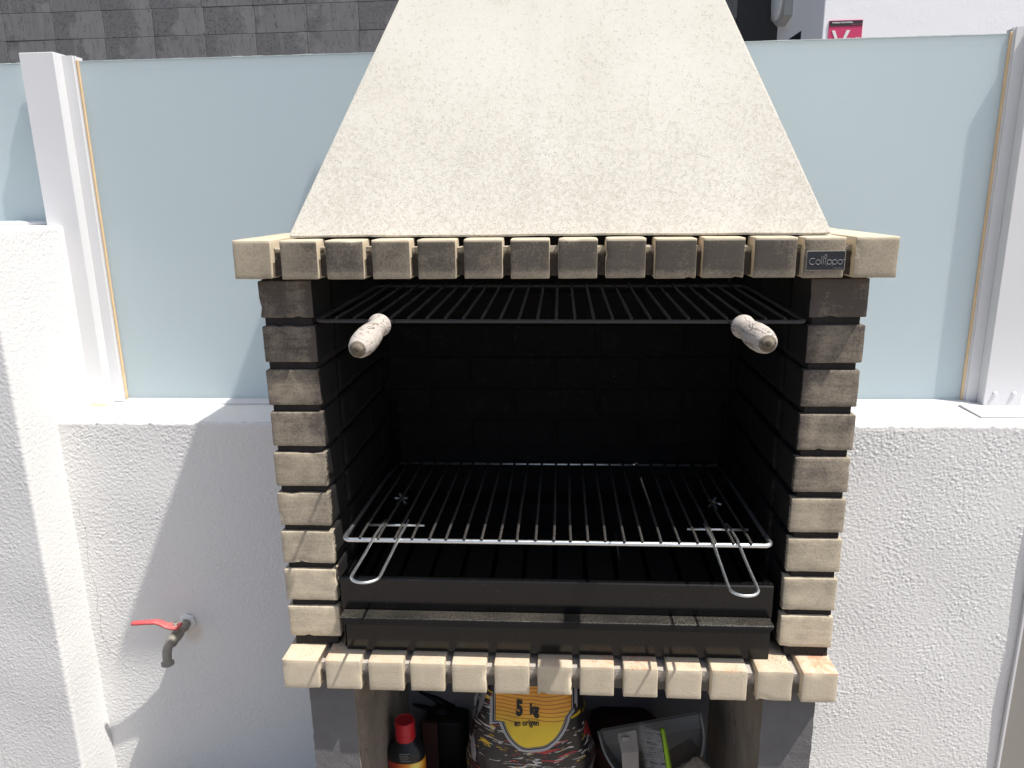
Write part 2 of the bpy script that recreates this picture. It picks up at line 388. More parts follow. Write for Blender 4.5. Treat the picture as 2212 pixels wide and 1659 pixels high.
# ------------------------------------------------------------------ object helpers
def link(name, me, mat, parent=None, loc=(0, 0, 0), rot=(0, 0, 0)):
    o = bpy.data.objects.new(name, me); COL.objects.link(o)
    if mat is not None and not me.materials: me.materials.append(mat)
    o.location = loc; o.rotation_euler = rot
    if parent is not None: o.parent = parent
    return o
def thing(name, label, cat, loc, group=None):
    o = bpy.data.objects.new(name, None); COL.objects.link(o); o.location = loc; o.empty_display_size = .05
    o['label'] = label; o['category'] = cat
    if group: o['group'] = group
    return o
def tag(o, label=None, cat=None, kind=None, group=None):
    if label: o['label'] = label
    if cat: o['category'] = cat
    if kind: o['kind'] = kind
    if group: o['group'] = group
    return o
def me_from(bm, name, smooth=False):
    bmesh.ops.recalc_face_normals(bm, faces=bm.faces)
    me = bpy.data.meshes.new(name); bm.to_mesh(me); bm.free()
    if smooth:
        for p in me.polygons: p.use_smooth = True
    return me
def wchild(name, bm, mat, root, smooth=False, kind=None, label=None):
    """child mesh given in world coordinates, re-based on the world place of its parent (thing or part)"""
    base = Vector(root.location); p = root.parent
    while p is not None: base += p.location; p = p.parent
    bmesh.ops.translate(bm, verts=bm.verts, vec=-base)
    me = me_from(bm, name, smooth)
    o = link(name, me, mat, root)
    if kind: o['kind'] = kind
    if label: o['label'] = label
    return o
def wtop(name, bm, mat, origin, smooth=False):
    bmesh.ops.translate(bm, verts=bm.verts, vec=-Vector(origin))
    return link(name, me_from(bm, name, smooth), mat, None, origin)
def box(bm, x0, x1, y0, y1, z0, z1, bev=0, seg=2):
    r = bmesh.ops.create_cube(bm, size=1)
    vs_ = r['verts']
    for v in vs_: v.co = Vector(((x0+x1)/2+v.co.x*(x1-x0), (y0+y1)/2+v.co.y*(y1-y0), (z0+z1)/2+v.co.z*(z1-z0)))
    if bev:
        es = list({e for v in vs_ for e in v.link_edges})
        bmesh.ops.bevel(bm, geom=es, offset=bev, segments=seg, profile=.5, affect='EDGES', clamp_overlap=True)
    return vs_
def bx(*a, **k):
    bm = bmesh.new(); box(bm, *a, **k); return bm
def rough_box(x0, x1, y0, y1, z0, z1, step, amp, seed=0, bev=0):
    """box with subdivided, slightly uneven faces"""
    bm = bmesh.new(); box(bm, x0, x1, y0, y1, z0, z1)
    L = [x1-x0, y1-y0, z1-z0]
    for ax in range(3):
        n = max(0, int(L[ax]/step)-1)
        if n:
            es = [e for e in bm.edges if abs((e.verts[0].co-e.verts[1].co)[ax]) > L[ax]*.99]
            for k in range(n):
                cut = [x0, y0, z0][ax]+L[ax]*(k+1)/(n+1); no = Vector((0, 0, 0)); no[ax] = 1; co = Vector((0, 0, 0)); co[ax] = cut
                bmesh.ops.bisect_plane(bm, geom=bm.verts[:]+bm.edges[:]+bm.faces[:], plane_co=co, plane_no=no)
    for v in bm.verts:
        d = noise.noise_vector(v.co*55+Vector((seed*7.3, seed, 0)))*amp+noise.noise_vector(v.co*170+Vector((seed, 3, 0)))*amp*.6
        v.co += d
    return bm
def tube(bm, pts, r, n=8, closed=False, rads=None, caps=True):
    pts = [Vector(p) for p in pts]; rings = []
    N = len(pts); prev = None
    for i, p in enumerate(pts):
        if closed: t = (pts[(i+1) % N]-pts[i-1]).normalized()
        else: t = (pts[min(i+1, N-1)]-pts[max(i-1, 0)]).normalized()
        if prev is None:
            a = t.cross(Vector((0, 0, 1)));
            if a.length < .1: a = t.cross(Vector((1, 0, 0)))
            a.normalize()
        else: a = (prev-t*prev.dot(t)).normalized()
        prev = a; b = t.cross(a); rr = rads[i] if rads else r
        rings.append([bm.verts.new(p+(a*math.cos(2*math.pi*k/n)+b*math.sin(2*math.pi*k/n))*rr) for k in range(n)])
    M_ = N if closed else N-1
    for i in range(M_):
        A, B = rings[i], rings[(i+1) % N]
        for k in range(n): bm.faces.new((A[k], A[(k+1) % n], B[(k+1) % n], B[k]))
    if caps and not closed: bm.faces.new(rings[0][::-1]); bm.faces.new(rings[-1])
    return rings
def lathe(bm, prof, origin, axis, n=20):
    axis = Vector(axis).normalized(); origin = Vector(origin)
    return tube(bm, [origin+axis*d for d, _ in prof], 0, n, rads=[max(r, .0002) for _, r in prof])
def arc(c, r, a0, a1, n, plane='xy', k=None):
    out = []
    for i in range(n+1):
        a = R(a0+(a1-a0)*i/n); u, v = math.cos(a)*r, math.sin(a)*r
        out.append(Vector(c)+(Vector((u, v, 0)) if plane == 'xy' else Vector((u, 0, v))))
    return out
def prism_y(bm, pts, y0, y1):
    """polygon in x-z extruded along y"""
    a = [bm.verts.new((x, y0, z)) for x, z in pts]; b = [bm.verts.new((x, y1, z)) for x, z in pts]
    bm.faces.new(a); bm.faces.new(b[::-1]); n = len(pts)
    for i in range(n): bm.faces.new((a[i], b[i], b[(i+1) % n], a[(i+1) % n]))
def prism_x(bm, pts, x0, x1):
    """polygon in y-z extruded along x"""
    a = [bm.verts.new((x0, y, z)) for y, z in pts]; b = [bm.verts.new((x1, y, z)) for y, z in pts]
    bm.faces.new(a[::-1]); bm.faces.new(b); n = len(pts)
    for i in range(n): bm.faces.new((a[i], a[(i+1) % n], b[(i+1) % n], b[i]))
def text_bm(s, size, fn, bold=0, align='CENTER', sx=1.0, shear=0):
    cu = bpy.data.curves.new('t', 'FONT'); cu.body = s; cu.size = size; cu.align_x = align; cu.offset = bold; cu.shear = shear; cu.resolution_u = 3
    o = bpy.data.objects.new('t', cu); COL.objects.link(o)
    dg = bpy.context.evaluated_depsgraph_get(); me = bpy.data.meshes.new_from_object(o.evaluated_get(dg))
    bpy.data.objects.remove(o); bpy.data.curves.remove(cu)
    bm = bmesh.new(); bm.from_mesh(me); bpy.data.meshes.remove(me)
    for v in bm.verts: v.co = Vector(fn(v.co.x*sx, v.co.y))
    return bm

_cache = {}
def brick_mesh(sx, sy, sz, bev, var, mat):
    """a pressed concrete brick: bevelled block, a little uneven; a few shared variants"""
    k = (round(sx, 3), round(sy, 3), round(sz, 3), bev, var, mat)
    if k in _cache: return _cache[k]
    bm = bmesh.new()
    if mat == 'soot':
        box(bm, -sx/2, sx/2, -sy/2, sy/2, -sz/2, sz/2, bev, 1)
        for v in bm.verts: v.co += noise.noise_vector(v.co*30+Vector((var*5.1, var*3.3, 0)))*.0015
    else:
        box(bm, -sx/2, sx/2, -sy/2, sy/2, -sz/2, sz/2); hs = (sx/2, sy/2, sz/2); rr_ = random.Random(var*17+int(sx*1e4))
        for ax in range(3):
            n = max(2, int(hs[ax]*2/.0095)) if ax != 1 else max(2, int(hs[ax]*2/.03))
            for k in range(1, n):
                co = [0, 0, 0]; no = [0, 0, 0]; co[ax] = -hs[ax]+2*hs[ax]*k/n; no[ax] = 1
                bmesh.ops.bisect_plane(bm, geom=bm.verts[:]+bm.edges[:]+bm.faces[:], plane_co=co, plane_no=no)
        for v in bm.verts:
            on = [abs(abs(v.co[a])-hs[a]) < 1e-5 for a in range(3)]
            if sum(on) >= 2:      # arrises: worn and chipped
                d = .0003+abs(noise.noise(v.co*90+Vector((var*5.1, 0, 3))))*.0007+(rr_.uniform(.0006, .0016) if rr_.random() < .03 else 0)
                for a in range(3):
                    if on[a]: v.co[a] -= math.copysign(d, v.co[a])
            v.co += noise.noise_vector(v.co*22+Vector((var*5.1, var*3.3, 0)))*.00035
        es = [e for e in bm.edges if len(e.link_faces) == 2 and e.calc_face_angle(0) > 1.0]
        bmesh.ops.bevel(bm, geom=es, offset=bev*.62, segments=2, profile=.55, affect='EDGES', clamp_overlap=True)
    me = me_from(bm, 'brick', mat != 'soot'); me.materials.append(M[mat]); _cache[k] = me
    return me
def brick(root, x0, x1, y0, y1, z0, z1, mat, bev=.004, jit=.0006, rx=0, ry=0):
    me = brick_mesh(x1-x0, y1-y0, z1-z0, bev, rnd.randrange(4), mat)
    c = Vector(((x0+x1)/2, (y0+y1)/2, (z0+z1)/2))-Vector(root.location)+Vector((rnd.uniform(-1, 1), rnd.uniform(-1, 1), rnd.uniform(-1, 1)))*jit
    return link('brick', me, M[mat], root, c, (rx+rnd.uniform(-1, 1)*.004, ry+rnd.uniform(-1, 1)*.004, rnd.uniform(-1, 1)*.006))

# ================================================================== SETTING
FZ = -1.78
tag(wtop('terrace_floor', bx(-2.6, 2.6, -3.2, 1.95, FZ-.12, FZ), M['floor'], (0, 0, FZ)), kind='structure')
bm = bmesh.new(); v = [bm.verts.new(p) for p in ((-120, -120, -4.2), (120, -120, -4.2), (120, 120, -4.2), (-120, 120, -4.2))]; bm.faces.new(v)
tag(wtop('ground', bm, M['far_ground'], (0, 0, -4.2)), kind='structure')

WY, WZ = 1.89, -.5885        # face and top of the low boundary wall
import numpy as np
def field(nu, nz, step, lam, rs, aniso=1.0, ang=0.0):
    """random relief with features about lam metres wide, unit variance"""
    fu = np.fft.fftfreq(nu, step)[:, None]; fz = np.fft.fftfreq(nz, step)[None, :]
    c, s_ = math.cos(ang), math.sin(ang); a = (fu*c+fz*s_)*aniso; b = (-fu*s_+fz*c)
    f = np.sqrt(a*a+b*b)*lam
    F = np.fft.fft2(rs.standard_normal((nu, nz)))*np.exp(-((f-.75)/.42)**2)
    h = np.fft.ifft2(F).real; return h/h.std()
def plaster_skin(bm, path, z0, z1, step, amp, seed, top_r=.008, lam=.0078):
    """trowelled render: a real relief mesh swept along a plan path [(x, y, nx, ny)], closed by a softly broken top edge"""
    rs = np.random.RandomState(seed); nu, nz = len(path), int(round((z1-z0)/step))+1
    h = field(nu, nz, step, lam, rs, 1.5, R(55))*.60+field(nu, nz, step, lam*.62, rs)*.30+field(nu, nz, step, lam*2.6, rs)*.30
    patch = field(nu, nz, step, .16, rs); patch = 1/(1+np.exp(-1.6*patch)); slow = field(nu, nz, step, .30, rs)*.0007
    h = np.where(h > 0, h, h*.55)*amp*(.62+.42*patch)+slow
    edge = field(nu, 8, step, .02, rs)[:, 0]*.0011
    rows = []
    for i, (x, y, nx, ny) in enumerate(path):
        col = []; hi = h[i]
        for j in range(nz):
            t = hi[j]*(1 if j < nz-3 else .5); col.append(bm.verts.new((x+nx*t, y+ny*t, z0+step*j-top_r if j == nz-1 else z0+(z1-top_r-z0)*j/(nz-1))))
        e = edge[i]
        for a in (35, 65, 90):
            q = top_r*(1-math.cos(R(a))); col.append(bm.verts.new((x-nx*q+nx*e, y-ny*q+ny*e, z1-top_r+top_r*math.sin(R(a))+e*.5)))
        col.append(bm.verts.new((x-nx*.03, y-ny*.03, z1)))
        rows.append(col)
    for i in range(nu-1):
        A, B = rows[i], rows[i+1]
        for j in range(len(A)-1): bm.faces.new((A[j], B[j], B[j+1], A[j+1]))
# low wall behind the barbecue
bm = bmesh.new(); st = .0025
path = []; x_ = -1.41
while x_ < 1.31: path.append((x_, WY, 0, -1)); x_ += st if (x_ < -.47 or x_ > .42) else st*12
plaster_skin(bm, path, FZ, WZ, st, .00072, 5, .008, .0058)
box(bm, -1.41, 2.2, WY+.0045, WY+.30, FZ, WZ-.0001)
lw = wtop('boundary_wall', bm, M['stucco'], (0, WY, FZ))
for p in lw.data.polygons: p.use_smooth = p.area < 1e-3
tag(lw, 'low white rough stucco wall running behind the barbecue', 'wall')
PX, PY, PZ = -1.3975, 1.752, -.0625
path = []; rc = .009; st2 = .0028
for i in range(int((.26-rc)/st2)): path.append((PX-.26+st2*i, PY+(.26-rc-st2*i)*.085, -.0847, -.9964))
for k in range(5): a = R(22.5*k); path.append((PX-rc+rc*math.sin(a), PY+rc-rc*math.cos(a), math.sin(a), -math.cos(a)))
for i in range(1, int((.34-rc)/st2)): path.append((PX, PY+rc+st2*i, 1, 0))
bm = bmesh.new(); plaster_skin(bm, path, FZ, PZ, st2, .00062, 11, .009, .0056)
box(bm, -3.2, PX-.0045, PY+.0285, WY+.34, FZ, PZ-.0001)
box(bm, -3.2, PX-.255, PY+.022, PY+.0285, FZ, PZ-.0002)
pier = wtop('wall_pier', bm, M['stucco_pier'], (-2.3, 1.9, FZ))
for p in pier.data.polygons: p.use_smooth = p.area < 1e-3
tag(pier, 'tall thick white stucco wall block standing forward at the left', 'wall')

# ------------------------------------------------------------------ fence of frosted panes and white posts
GY = 2.10
def pane(label, x0, x1, z0, z1, y):
    t = thing('glass_panel', label, 'glass panel', ((x0+x1)/2, y, z0), 'frosted glass fence panels')
    wchild('pane', bx(x0, x1, y-.004, y+.004, z0, z1-.0045), M['frosted'], t)
    bm = bmesh.new(); N = 90
    for i in range(N):      # chipped, slightly uneven ground edge on top of the pane
        a, b = x0+(x1-x0)*i/N, x0+(x1-x0)*(i+1)/N; h = .0015+.0028*abs(noise.noise(Vector((a*31, 0, y))))
        box(bm, a, b, y-.0043, y+.0043, z1-.0045, z1-.0045+h)
    wchild('ground_edge', bm, M['glass_edge'], t); return t
pane('wide frosted glass pane behind the barbecue hood, between the two posts', -1.318, 1.137, -.590, .3735, GY)
pane('narrow frosted glass pane on the tall wall block at the far left', -3.0, -1.487, -.0500, .377, 2.125)
def post(label, x0, x1, side, zt, zb):
    """box post; side=+1 has its glazing channel on the right"""
    t = thing('fence_post', label, 'post', ((x0+x1)/2, 2.08, zb), 'white aluminium fence posts')
    bm = bmesh.new(); T = .004; y0, y1 = 2.05, 2.135
    for a in ((x0, x1, y0, y0+T), (x0, x1, y1-T, y1), (x0, x0+T, y0+T, y1-T), (x1-T, x1, y0+T, y1-T)): box(bm, *a, zb, zt, .0012, 1)
    wchild('post_body', bm, M['white_alu'], t)
    wchild('inner_tube', bx(x0+.006, x1-.006, y0+.006, y1-.006, zb, zt-.010), M['white_alu_dirty'], t)
    e = x1 if side > 0 else x0; s = side
    def sx(a, b): return (min(e+s*a, e+s*b), max(e+s*a, e+s*b))
    bm = bmesh.new()
    for a, b, ya, yb in ((.0005, .029, 2.085, 2.0875), (.0005, .029, 2.1275, 2.130), (.0265, .029, 2.0875, 2.0955), (.0265, .029, 2.1045, 2.1275), (.029, .034, 2.0905, 2.0955)):
        box(bm, *sx(a, b), ya, yb, zb+.002, zt-.004)
    wchild('glazing_channel', bm, M['white_alu'], t)
    wchild('sealant_bead', bx(*sx(.0342, .0405), 2.0895, 2.0958, zb+.004, zt-.014, bev=.0015, seg=1), M['sealant'], t)
    for f in (.16, .72) if side > 0 else (.26, .76):
        bm = bmesh.new(); cx = x0+(x1-x0)*f
        lathe(bm, [(0, .0062), (.002, .0062), (.0042, .0050), (.0056, .0028), (.006, .0004)], (cx, y0, zb+.033), (0, -1, 0), 14)
        wchild('rivet', bm, M['white_alu'], t, True)
    return t
lp = post('white aluminium post at the left, beside the tall wall block', -1.444, -1.3485, 1, .3875, -.5875)
wchild('left_cover_strip', bx(-1.4585, -1.4445, 2.075, 2.10, -.08, .379), M['white_alu_dirty'], lp)
wchild('dirty_foot_bead', bx(-1.436, -1.349, 2.044, 2.0496, -.5885, -.5845, bev=.001, seg=1), M['sealant'], lp)
rp = post('white aluminium post at the right edge, on a folded base plate', 1.1545, 1.2545, -1, .388, -.581)
bm = bmesh.new(); prism_x(bm, [(1.951, -.5865), (1.951, -.5835), (2.12, -.5795), (2.12, -.5865)], 1.099, 1.36)
wchild('base_plate', bm, M['white_alu'], rp)
def rail(label, x0, x1, yf, z, name='base_rail', h=.012):
    bm = bmesh.new(); prism_x(bm, [(yf, z+.0005), (yf, z+h*.55), (yf+.006, z+h*.8), (GY-.006, z+h), (GY-.006, z+.0005)], x0, x1)
    return tag(wtop(name, bm, M['white_alu'], ((x0+x1)/2, yf, z)), label, 'rail', group='base rails of the fence')
rail('slim white rail along the foot of the wide glass pane', -1.305, 1.135, 2.060, WZ)
rail('thin white sill rail under the narrow glass pane on the tall block', -3.0, -1.46, 2.080, PZ, h=.013)

# cabinet with a satin metal door at the lower right
t = thing('metal_cabinet', 'satin grey metal cabinet at the lower right corner against the wall', 'cabinet', (1.55, 1.83, FZ))
wchild('cabinet_body', bx(1.250, 1.9, 1.887, 1.892, FZ, -.80), M['white_alu'], t)
m = Mat('satin_metal'); m.set(m.mix(m.noise(3, 3), (.30, .30, .285), (.40, .395, .38)), .42, .55, None, .5); M['satin'] = m.m
wchild('door', bx(1.2480, 1.9, 1.880, 1.887, FZ, -.80), M['satin'], t)
wchild('door_trim', bx(1.2400, 1.2480, 1.878, 1.888, FZ, -.80, bev=.0015, seg=1), M['white_alu'], t)

# ------------------------------------------------------------------ building across the way
fb = thing('slate_clad_building', 'building across the way with a wall clad in dark slate tiles', 'building', (-1.5, 9.1, -4.2))
wchild('wall', bx(-13, 2.345, 9.012, 9.4, -4.2, 6.5), M['joint'], fb)
tile_me = {}
def tile_mesh(v):
    if v not in tile_me:
        bm = bmesh.new(); box(bm, -.2962, .2962, -.008, .008, -.1432, .1432, .002, 1)
        for vv in bm.verts: vv.co.y += noise.noise(vv.co*4+Vector((v*3, 0, 0)))*.002
        me = me_from(bm, 'tile'); me.materials.append(M['slate']); tile_me[v] = me
    return tile_me[v]
for r_ in range(-1, 4):
    for c_ in range(-6, 14):
        x = -5.56+.597*c_+(-.012 if r_ % 2 else 0); z = 1.973+.2915*(r_)
        if x+.3 > 2.34: continue
        zc = z-Vector(fb.location).z
        link('tile', tile_mesh(rnd.randrange(3)), M['slate'], fb, (x+1.5, 9.004-9.1+rnd.uniform(-.0035, .0035), zc), (0, rnd.uniform(-.002, .002), 0))
wb = thing('white_building', 'bright white rendered house wall beyond the glass at the upper right', 'building', (5.5, 8.4, -4.2))
wchild('wall', bx(2.348, 9.5, 7.48, 9.4, -4.2, 6.5, bev=.006, seg=1), M['stucco_far'], wb)
wchild('dark_window', bx(2.343, 2.3475, 8.129, 8.95, .5, 1.517), M['dark_opening'], wb)
sg = thing('rental_sign', 'crimson and black square sign with a white V on the white house wall', 'sign', (2.5465, 7.476, 1.18))
wchild('sign_board', bx(2.400, 2.693, 7.472, 7.4795, 1.18, 1.4725), M['sign_red'], sg)
wchild('sign_header', bx(2.4015, 2.6915, 7.469, 7.4719, 1.424, 1.4675), M['sign_black'], sg)
wchild('header_lettering', text_bm('VIVIENDA VACACIONAL', .0165, lambda x, y: (2.424+x, 7.4678, 1.448+y), .0006, 'LEFT'), M['print_white'], sg)
wchild('header_subline', text_bm('HOLIDAY HOME', .0125, lambda x, y: (2.683+x, 7.4678, 1.4315+y), .0003, 'RIGHT'), M['print_pink'], sg)
bm = bmesh.new()
prism_y(bm, [(2.4264, 1.388), (2.4545, 1.389), (2.507, 1.262), (2.493, 1.245)], 7.4685, 7.4716); prism_y(bm, [(2.5558, 1.389), (2.5877, 1.3885), (2.521, 1.245), (2.508, 1.262)], 7.4685, 7.4716)
wchild('letter_v', bm, M['print_white'], sg)
bm = bmesh.new(); prism_y(bm, [(2.640, 1.3275), (2.652, 1.328), (2.660, 1.290), (2.656, 1.28)], 7.4685, 7.4716); prism_y(bm, [(2.664, 1.328), (2.676, 1.3275), (2.664, 1.28), (2.660, 1.290)], 7.4685, 7.4716)
wchild('small_letter_v', bm, M['print_white'], sg)
lm = thing('wall_lamp', 'weathered oval bulkhead lamp on the shaded side of the white house', 'lamp', (2.33, 8.73, 1.9))
bm = bmesh.new(); prism_x(bm, [(8.475, 1.735), (8.475, 2.15), (8.99, 2.15), (8.99, 1.80), (8.72, 1.675)], 2.262, 2.3478)
wchild('lamp_housing', bm, M['lamp_body'], lm)
bm = bmesh.new(); pr = [(0, .20), (.010, .198), (.026, .17), (.038, .12), (.044, .05), (.045, .0005)]
lathe(bm, pr, (2.262, 8.745, 1.935), (-1, 0, 0), 24)
wchild('lamp_cover', bm, M['lamp_glass'], lm, True)

# ================================================================== BARBECUE
bq = thing('barbecue', 'masonry barbecue of cream concrete bricks with a tall cement hood', 'barbecue', (-.01, 1.6, FZ))
BL = Vector(bq.location)
# ---- legs, hearth slab
bm = rough_box(-.5280, -.4315, 1.325, 1.800, FZ, -.969, .012, .0016, 1)
for (x0, x1, mir, sd_) in ((-.5280, -.4315, 1, 1), (.4035, .5065, -1, 2)):
    bm = rough_box(x0, x1, 1.325, 1.800, FZ+.001, -.969, .016, .0013, sd_)
    o = wchild('leg', bm, M['concrete'], bq)
    o.data.materials.append(M['legside'])
    for p in o.data.polygons:
        if p.normal.x*mir > .7: p.material_index = 1
wchild('base_slab', rough_box(-.50, .475, 1.335, 1.84, FZ, -1.60, .05, .001, 31), M['concrete'], bq)
wchild('back_panel', rough_box(-.435, .410, 1.806, 1.826, -1.599, -.969, .05, .001, 33), M['panel'], bq)
zB1, zB0 = -.9025, -.9685
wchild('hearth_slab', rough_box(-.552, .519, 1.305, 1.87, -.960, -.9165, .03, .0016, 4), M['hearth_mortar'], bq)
Bx = [(-.566, -.490), (-.477, -.404), (-.390, -.318), (-.304, -.234), (-.220, -.150), (-.135, -.065), (-.049, .021), (.036, .104), (.120, .188), (.206, .274), (.290, .360), (.378, .447), (.465, .533)]
for i, (a, b) in enumerate(Bx):
    brick(bq, a, b, 1.290, 1.397, zB0-.0006*(i > 9), zB1+rnd.uniform(-.0010, .0010), 'hearth', .0034, .0010)
for s, (a, b) in ((-1, (-.566, -.491)), (1, (.458, .533))):
    brick(bq, a, b, 1.407, 1.625, zB0, zB1, 'hearth'); brick(bq, a, b, 1.637, 1.868, zB0, zB1, 'hearth')
# ---- pillars, side walls, back wall
ZP = []
for i in range(9):
    t0 = -.1465-.0831*i
    ZP.append((t0, t0-.0692))
for s in (-1, 1):
    for i, (zt, zb) in enumerate(ZP):
        f = i/8
        if s < 0: xo, xi = -.5578-.0062*f, -.4560
        else: xo, xi = .5362-.0035*f, .4358-.0058*f; 
        dz = -.0035*(1-f) if s > 0 else 0
        a, b = (xo, xi) if s < 0 else (xi, xo)
        brick(bq, a, b, 1.338, 1.447, zb+dz, zt+dz, 'pillar', .0036, .0010)
        # side wall behind the front brick, running bond
        ys = [1.457, 1.56, 1.775, 1.872] if i % 2 else [1.457, 1.665, 1.872]
        for k in range(len(ys)-1):
            a2, b2 = (xo, xi+.004) if s < 0 else (xi-.004, xo)
            brick(bq, a2, b2, ys[k], ys[k+1]-.008, zb+dz, zt+dz, 'soot', .004, .001)
    xo, xi = (-.5535, -.4640) if s < 0 else (.4440, .5275)
    a, b = min(xo, xi), max(xo, xi)
    wchild('mortar_core', rough_box(a, b, 1.3465, 1.868, -.9010, -.142, .03, .0012, 9+s), M['mortar_sooty'], bq)
for i, (zt, zb) in enumerate(ZP):
    xs = [-.448, -.235, -.018, .199, .426] if i % 2 else [-.448, -.340, -.127, .090, .307, .426]
    for k in range(len(xs)-1):
        brick(bq, xs[k]+.003, xs[k+1]-.005, 1.832, 1.875, zb, zt, 'soot', .004, .0012)
wchild('back_mortar', rough_box(-.458, .438, 1.838, 1.872, -.9010, -.142, .05, .001, 14), M['soot'], bq)
# ---- canopy ledge
Lx = [(-.5820, -.5135), (-.4970, -.4300), (-.4150, -.3464), (-.3328, -.2650), (-.2521, -.1847), (-.1705, -.1030), (-.0890, -.0210), (-.0070, .0610), (.0755, .1440), (.1580, .2285), (.2390, .3095), (.3240, .3955), (.4065, .4750), (.4915, .5635)]
TILT = .0062
for i, (a, b) in enumerate(Lx):
    xm = (a+b)/2; zt = -.0703-TILT*(xm+.58); zb = -.1390-TILT*(xm+.58)
    y1 = 1.575 if i in (0, 13) else 1.41
    brick(bq, a, b, 1.300, y1, zb, zt+(.0004 if i in (0, 13) else 0), 'ledge', .0030, .0006, ry=TILT)
for s in (-1, 1):
    a, b = (-.582, -.4705) if s < 0 else (.4520, .5635)
    xm = (a+b)/2; zt = -.0703-TILT*(xm+.58); zb = zt-.0687
    for y0, y1 in ((1.589, 1.690), (1.704, 1.805), (1.819, 1.872)): brick(bq, a, b, y0, y1, zb, zt, 'ledge', .0055, .0006)
bm = bmesh.new()
bmm = [rough_box(-.572, .5535, 1.318, 1.402, -.1375, -.0880, .010, .0030, 21), rough_box(-.568, -.478, 1.4025, 1.868, -.138, -.084, .03, .0018, 22), rough_box(.460, .550, 1.4025, 1.868, -.1425, -.090, .03, .0018, 23)]
for k, b_ in enumerate(bmm):
    for v in b_.verts: v.co.z -= TILT*(v.co.x+.1) if k == 0 else 0
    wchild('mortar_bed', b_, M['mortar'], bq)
wchild('hood_seat', rough_box(-.47, .445, 1.352, 1.402, -.100, -.0725, .03, .0005, 24), M['soot'], bq)  # added dark bar, stops light leaking through the slot under the hood
# ---- hood: hollow tapering shell
def ring(xl, xr, yf, yb, z, dz): return [(xl, yf, z), (xr, yf, z+dz), (xr, yb, z+dz), (xl, yb, z)]
bm = bmesh.new()
zh0, zh1 = -.0685, .63
o0 = ring(-.4945, .4655, 1.339, 1.868, zh0, -.0060); o1 = ring(-.1535, .1490, 1.533, 1.868, zh1, -.004)
th = .032
i0 = ring(-.4945+th, .4655-th, 1.339+th, 1.868-th, zh0, -.006); i1 = ring(-.1535+th, .149-th, 1.533+th, 1.868-th, zh1, -.004)
def V4(r): return [bm.verts.new(p) for p in r]
A, B, C_, D = V4(o0), V4(o1), V4(i0), V4(i1)
for k in range(4):
    j = (k+1) % 4
    bm.faces.new((A[k], A[j], B[j], B[k])); bm.faces.new((C_[k], D[k], D[j], C_[j])); bm.faces.new((A[k], C_[k], C_[j], A[j])); bm.faces.new((B[k], B[j], D[j], D[k]))
es = [e for e in bm.edges if (e.verts[0] in A+B and e.verts[1] in A+B)]
bmesh.ops.bevel(bm, geom=es, offset=.0035, segments=2, affect='EDGES')
# slightly worn foot of the hood
for k in range(44):
    bmesh.ops.bisect_plane(bm, geom=bm.verts[:]+bm.edges[:]+bm.faces[:], plane_co=(-.48+.022*k, 0, 0), plane_no=(1, 0, 0)) if k % 2 == 0 else None
for v in bm.verts:
    if v.co.z < zh0+.012 and v.co.y < 1.36: v.co.z += noise.noise(v.co*60)*.0016; v.co.y += noise.noise(v.co*33)*.0008
wchild('hood', bm, M['hood'], bq)
wchild('chimney', bx(-.150, .146, 1.536, 1.866, .6285, .93, bev=.004), M['hood'], bq)
wchild('chimney_cap', bx(-.276, .262, 1.458, 1.93, .931, .965, bev=.006), M['hood'], bq)
# ---- nameplate
np_ = wchild('nameplate', bx(.4102, .4738, 1.2955, 1.2990, -.1317, -.0992), M['plate_edge'], bq)
wchild('plate_face', bx(.4110, .4729, 1.2950, 1.2957, -.1308, -.1001), M['plate'], np_)
bm = bmesh.new(); yN = 1.2947; bz = -.1216; xh = .0066; sw = .00042
def seg(p, q): tube(bm, [(p[0], yN, p[1]), (q[0], yN, q[1])], sw, 6)
def cir(cx, cz, r, a0=0, a1=360):
    n = 18; pts = arc((cx, yN, cz), r, a0, a1, n, 'xz')
    if a1-a0 >= 360: tube(bm, pts[:-1], sw, 6, closed=True)
    else: tube(bm, pts, sw, 6)
r1 = .0051; r2 = .0038
x = .4200; cir(x, bz+r1, r1, 48, 312)
x = .4293; cir(x, bz+r2, r2)
seg((.4349, bz), (.4349, bz+.0136)); seg((.4378, bz), (.4378, bz+.0136)); seg((.4410, bz), (.4410, bz+.0075))
tube(bm, [(.4410+.0026*math.sin(t)*(.65), yN, bz+.0126+.0037*math.cos(t)) for t in [2*math.pi*k/14 for k in range(14)]], sw, 6, closed=True)
for x in (.4478, .4566): cir(x, bz+r2, r2); seg((x-r2, bz+.0066), (x-r2, bz-.0030))
cir(.4655, bz+r2, r2); cir(.4712, bz+.0076, .0006)
wchild('plate_lettering', bm, M['plate_print'], np_)
wchild('plate_subline', text_bm('grilling solutions', .0024, lambda x, y: (.4705+x, yN-.0001, -.1285+y), 0, 'RIGHT'), M['plate_print'], np_)
# ---- notched brackets on the back corners
for (xa, xb, xe) in ((-.4355, -.4215, 1), (.3995, .4135, -1)):
    bm = bmesh.new(); box(bm, xa, xb, 1.818, 1.822, -.70, -.512); xin = xb if xe > 0 else xa
    box(bm, xin-.0013, xin+.0013, 1.795, 1.818, -.70, -.668)
    for z in (-.655, -.62, -.585, -.55, -.52): box(bm, xin-.0013, xin+.0013, 1.797 if z != -.585 else 1.806, 1.818, z-.012, z+.008)
    wchild('rack_bracket', bm, M['black_steel'], bq)

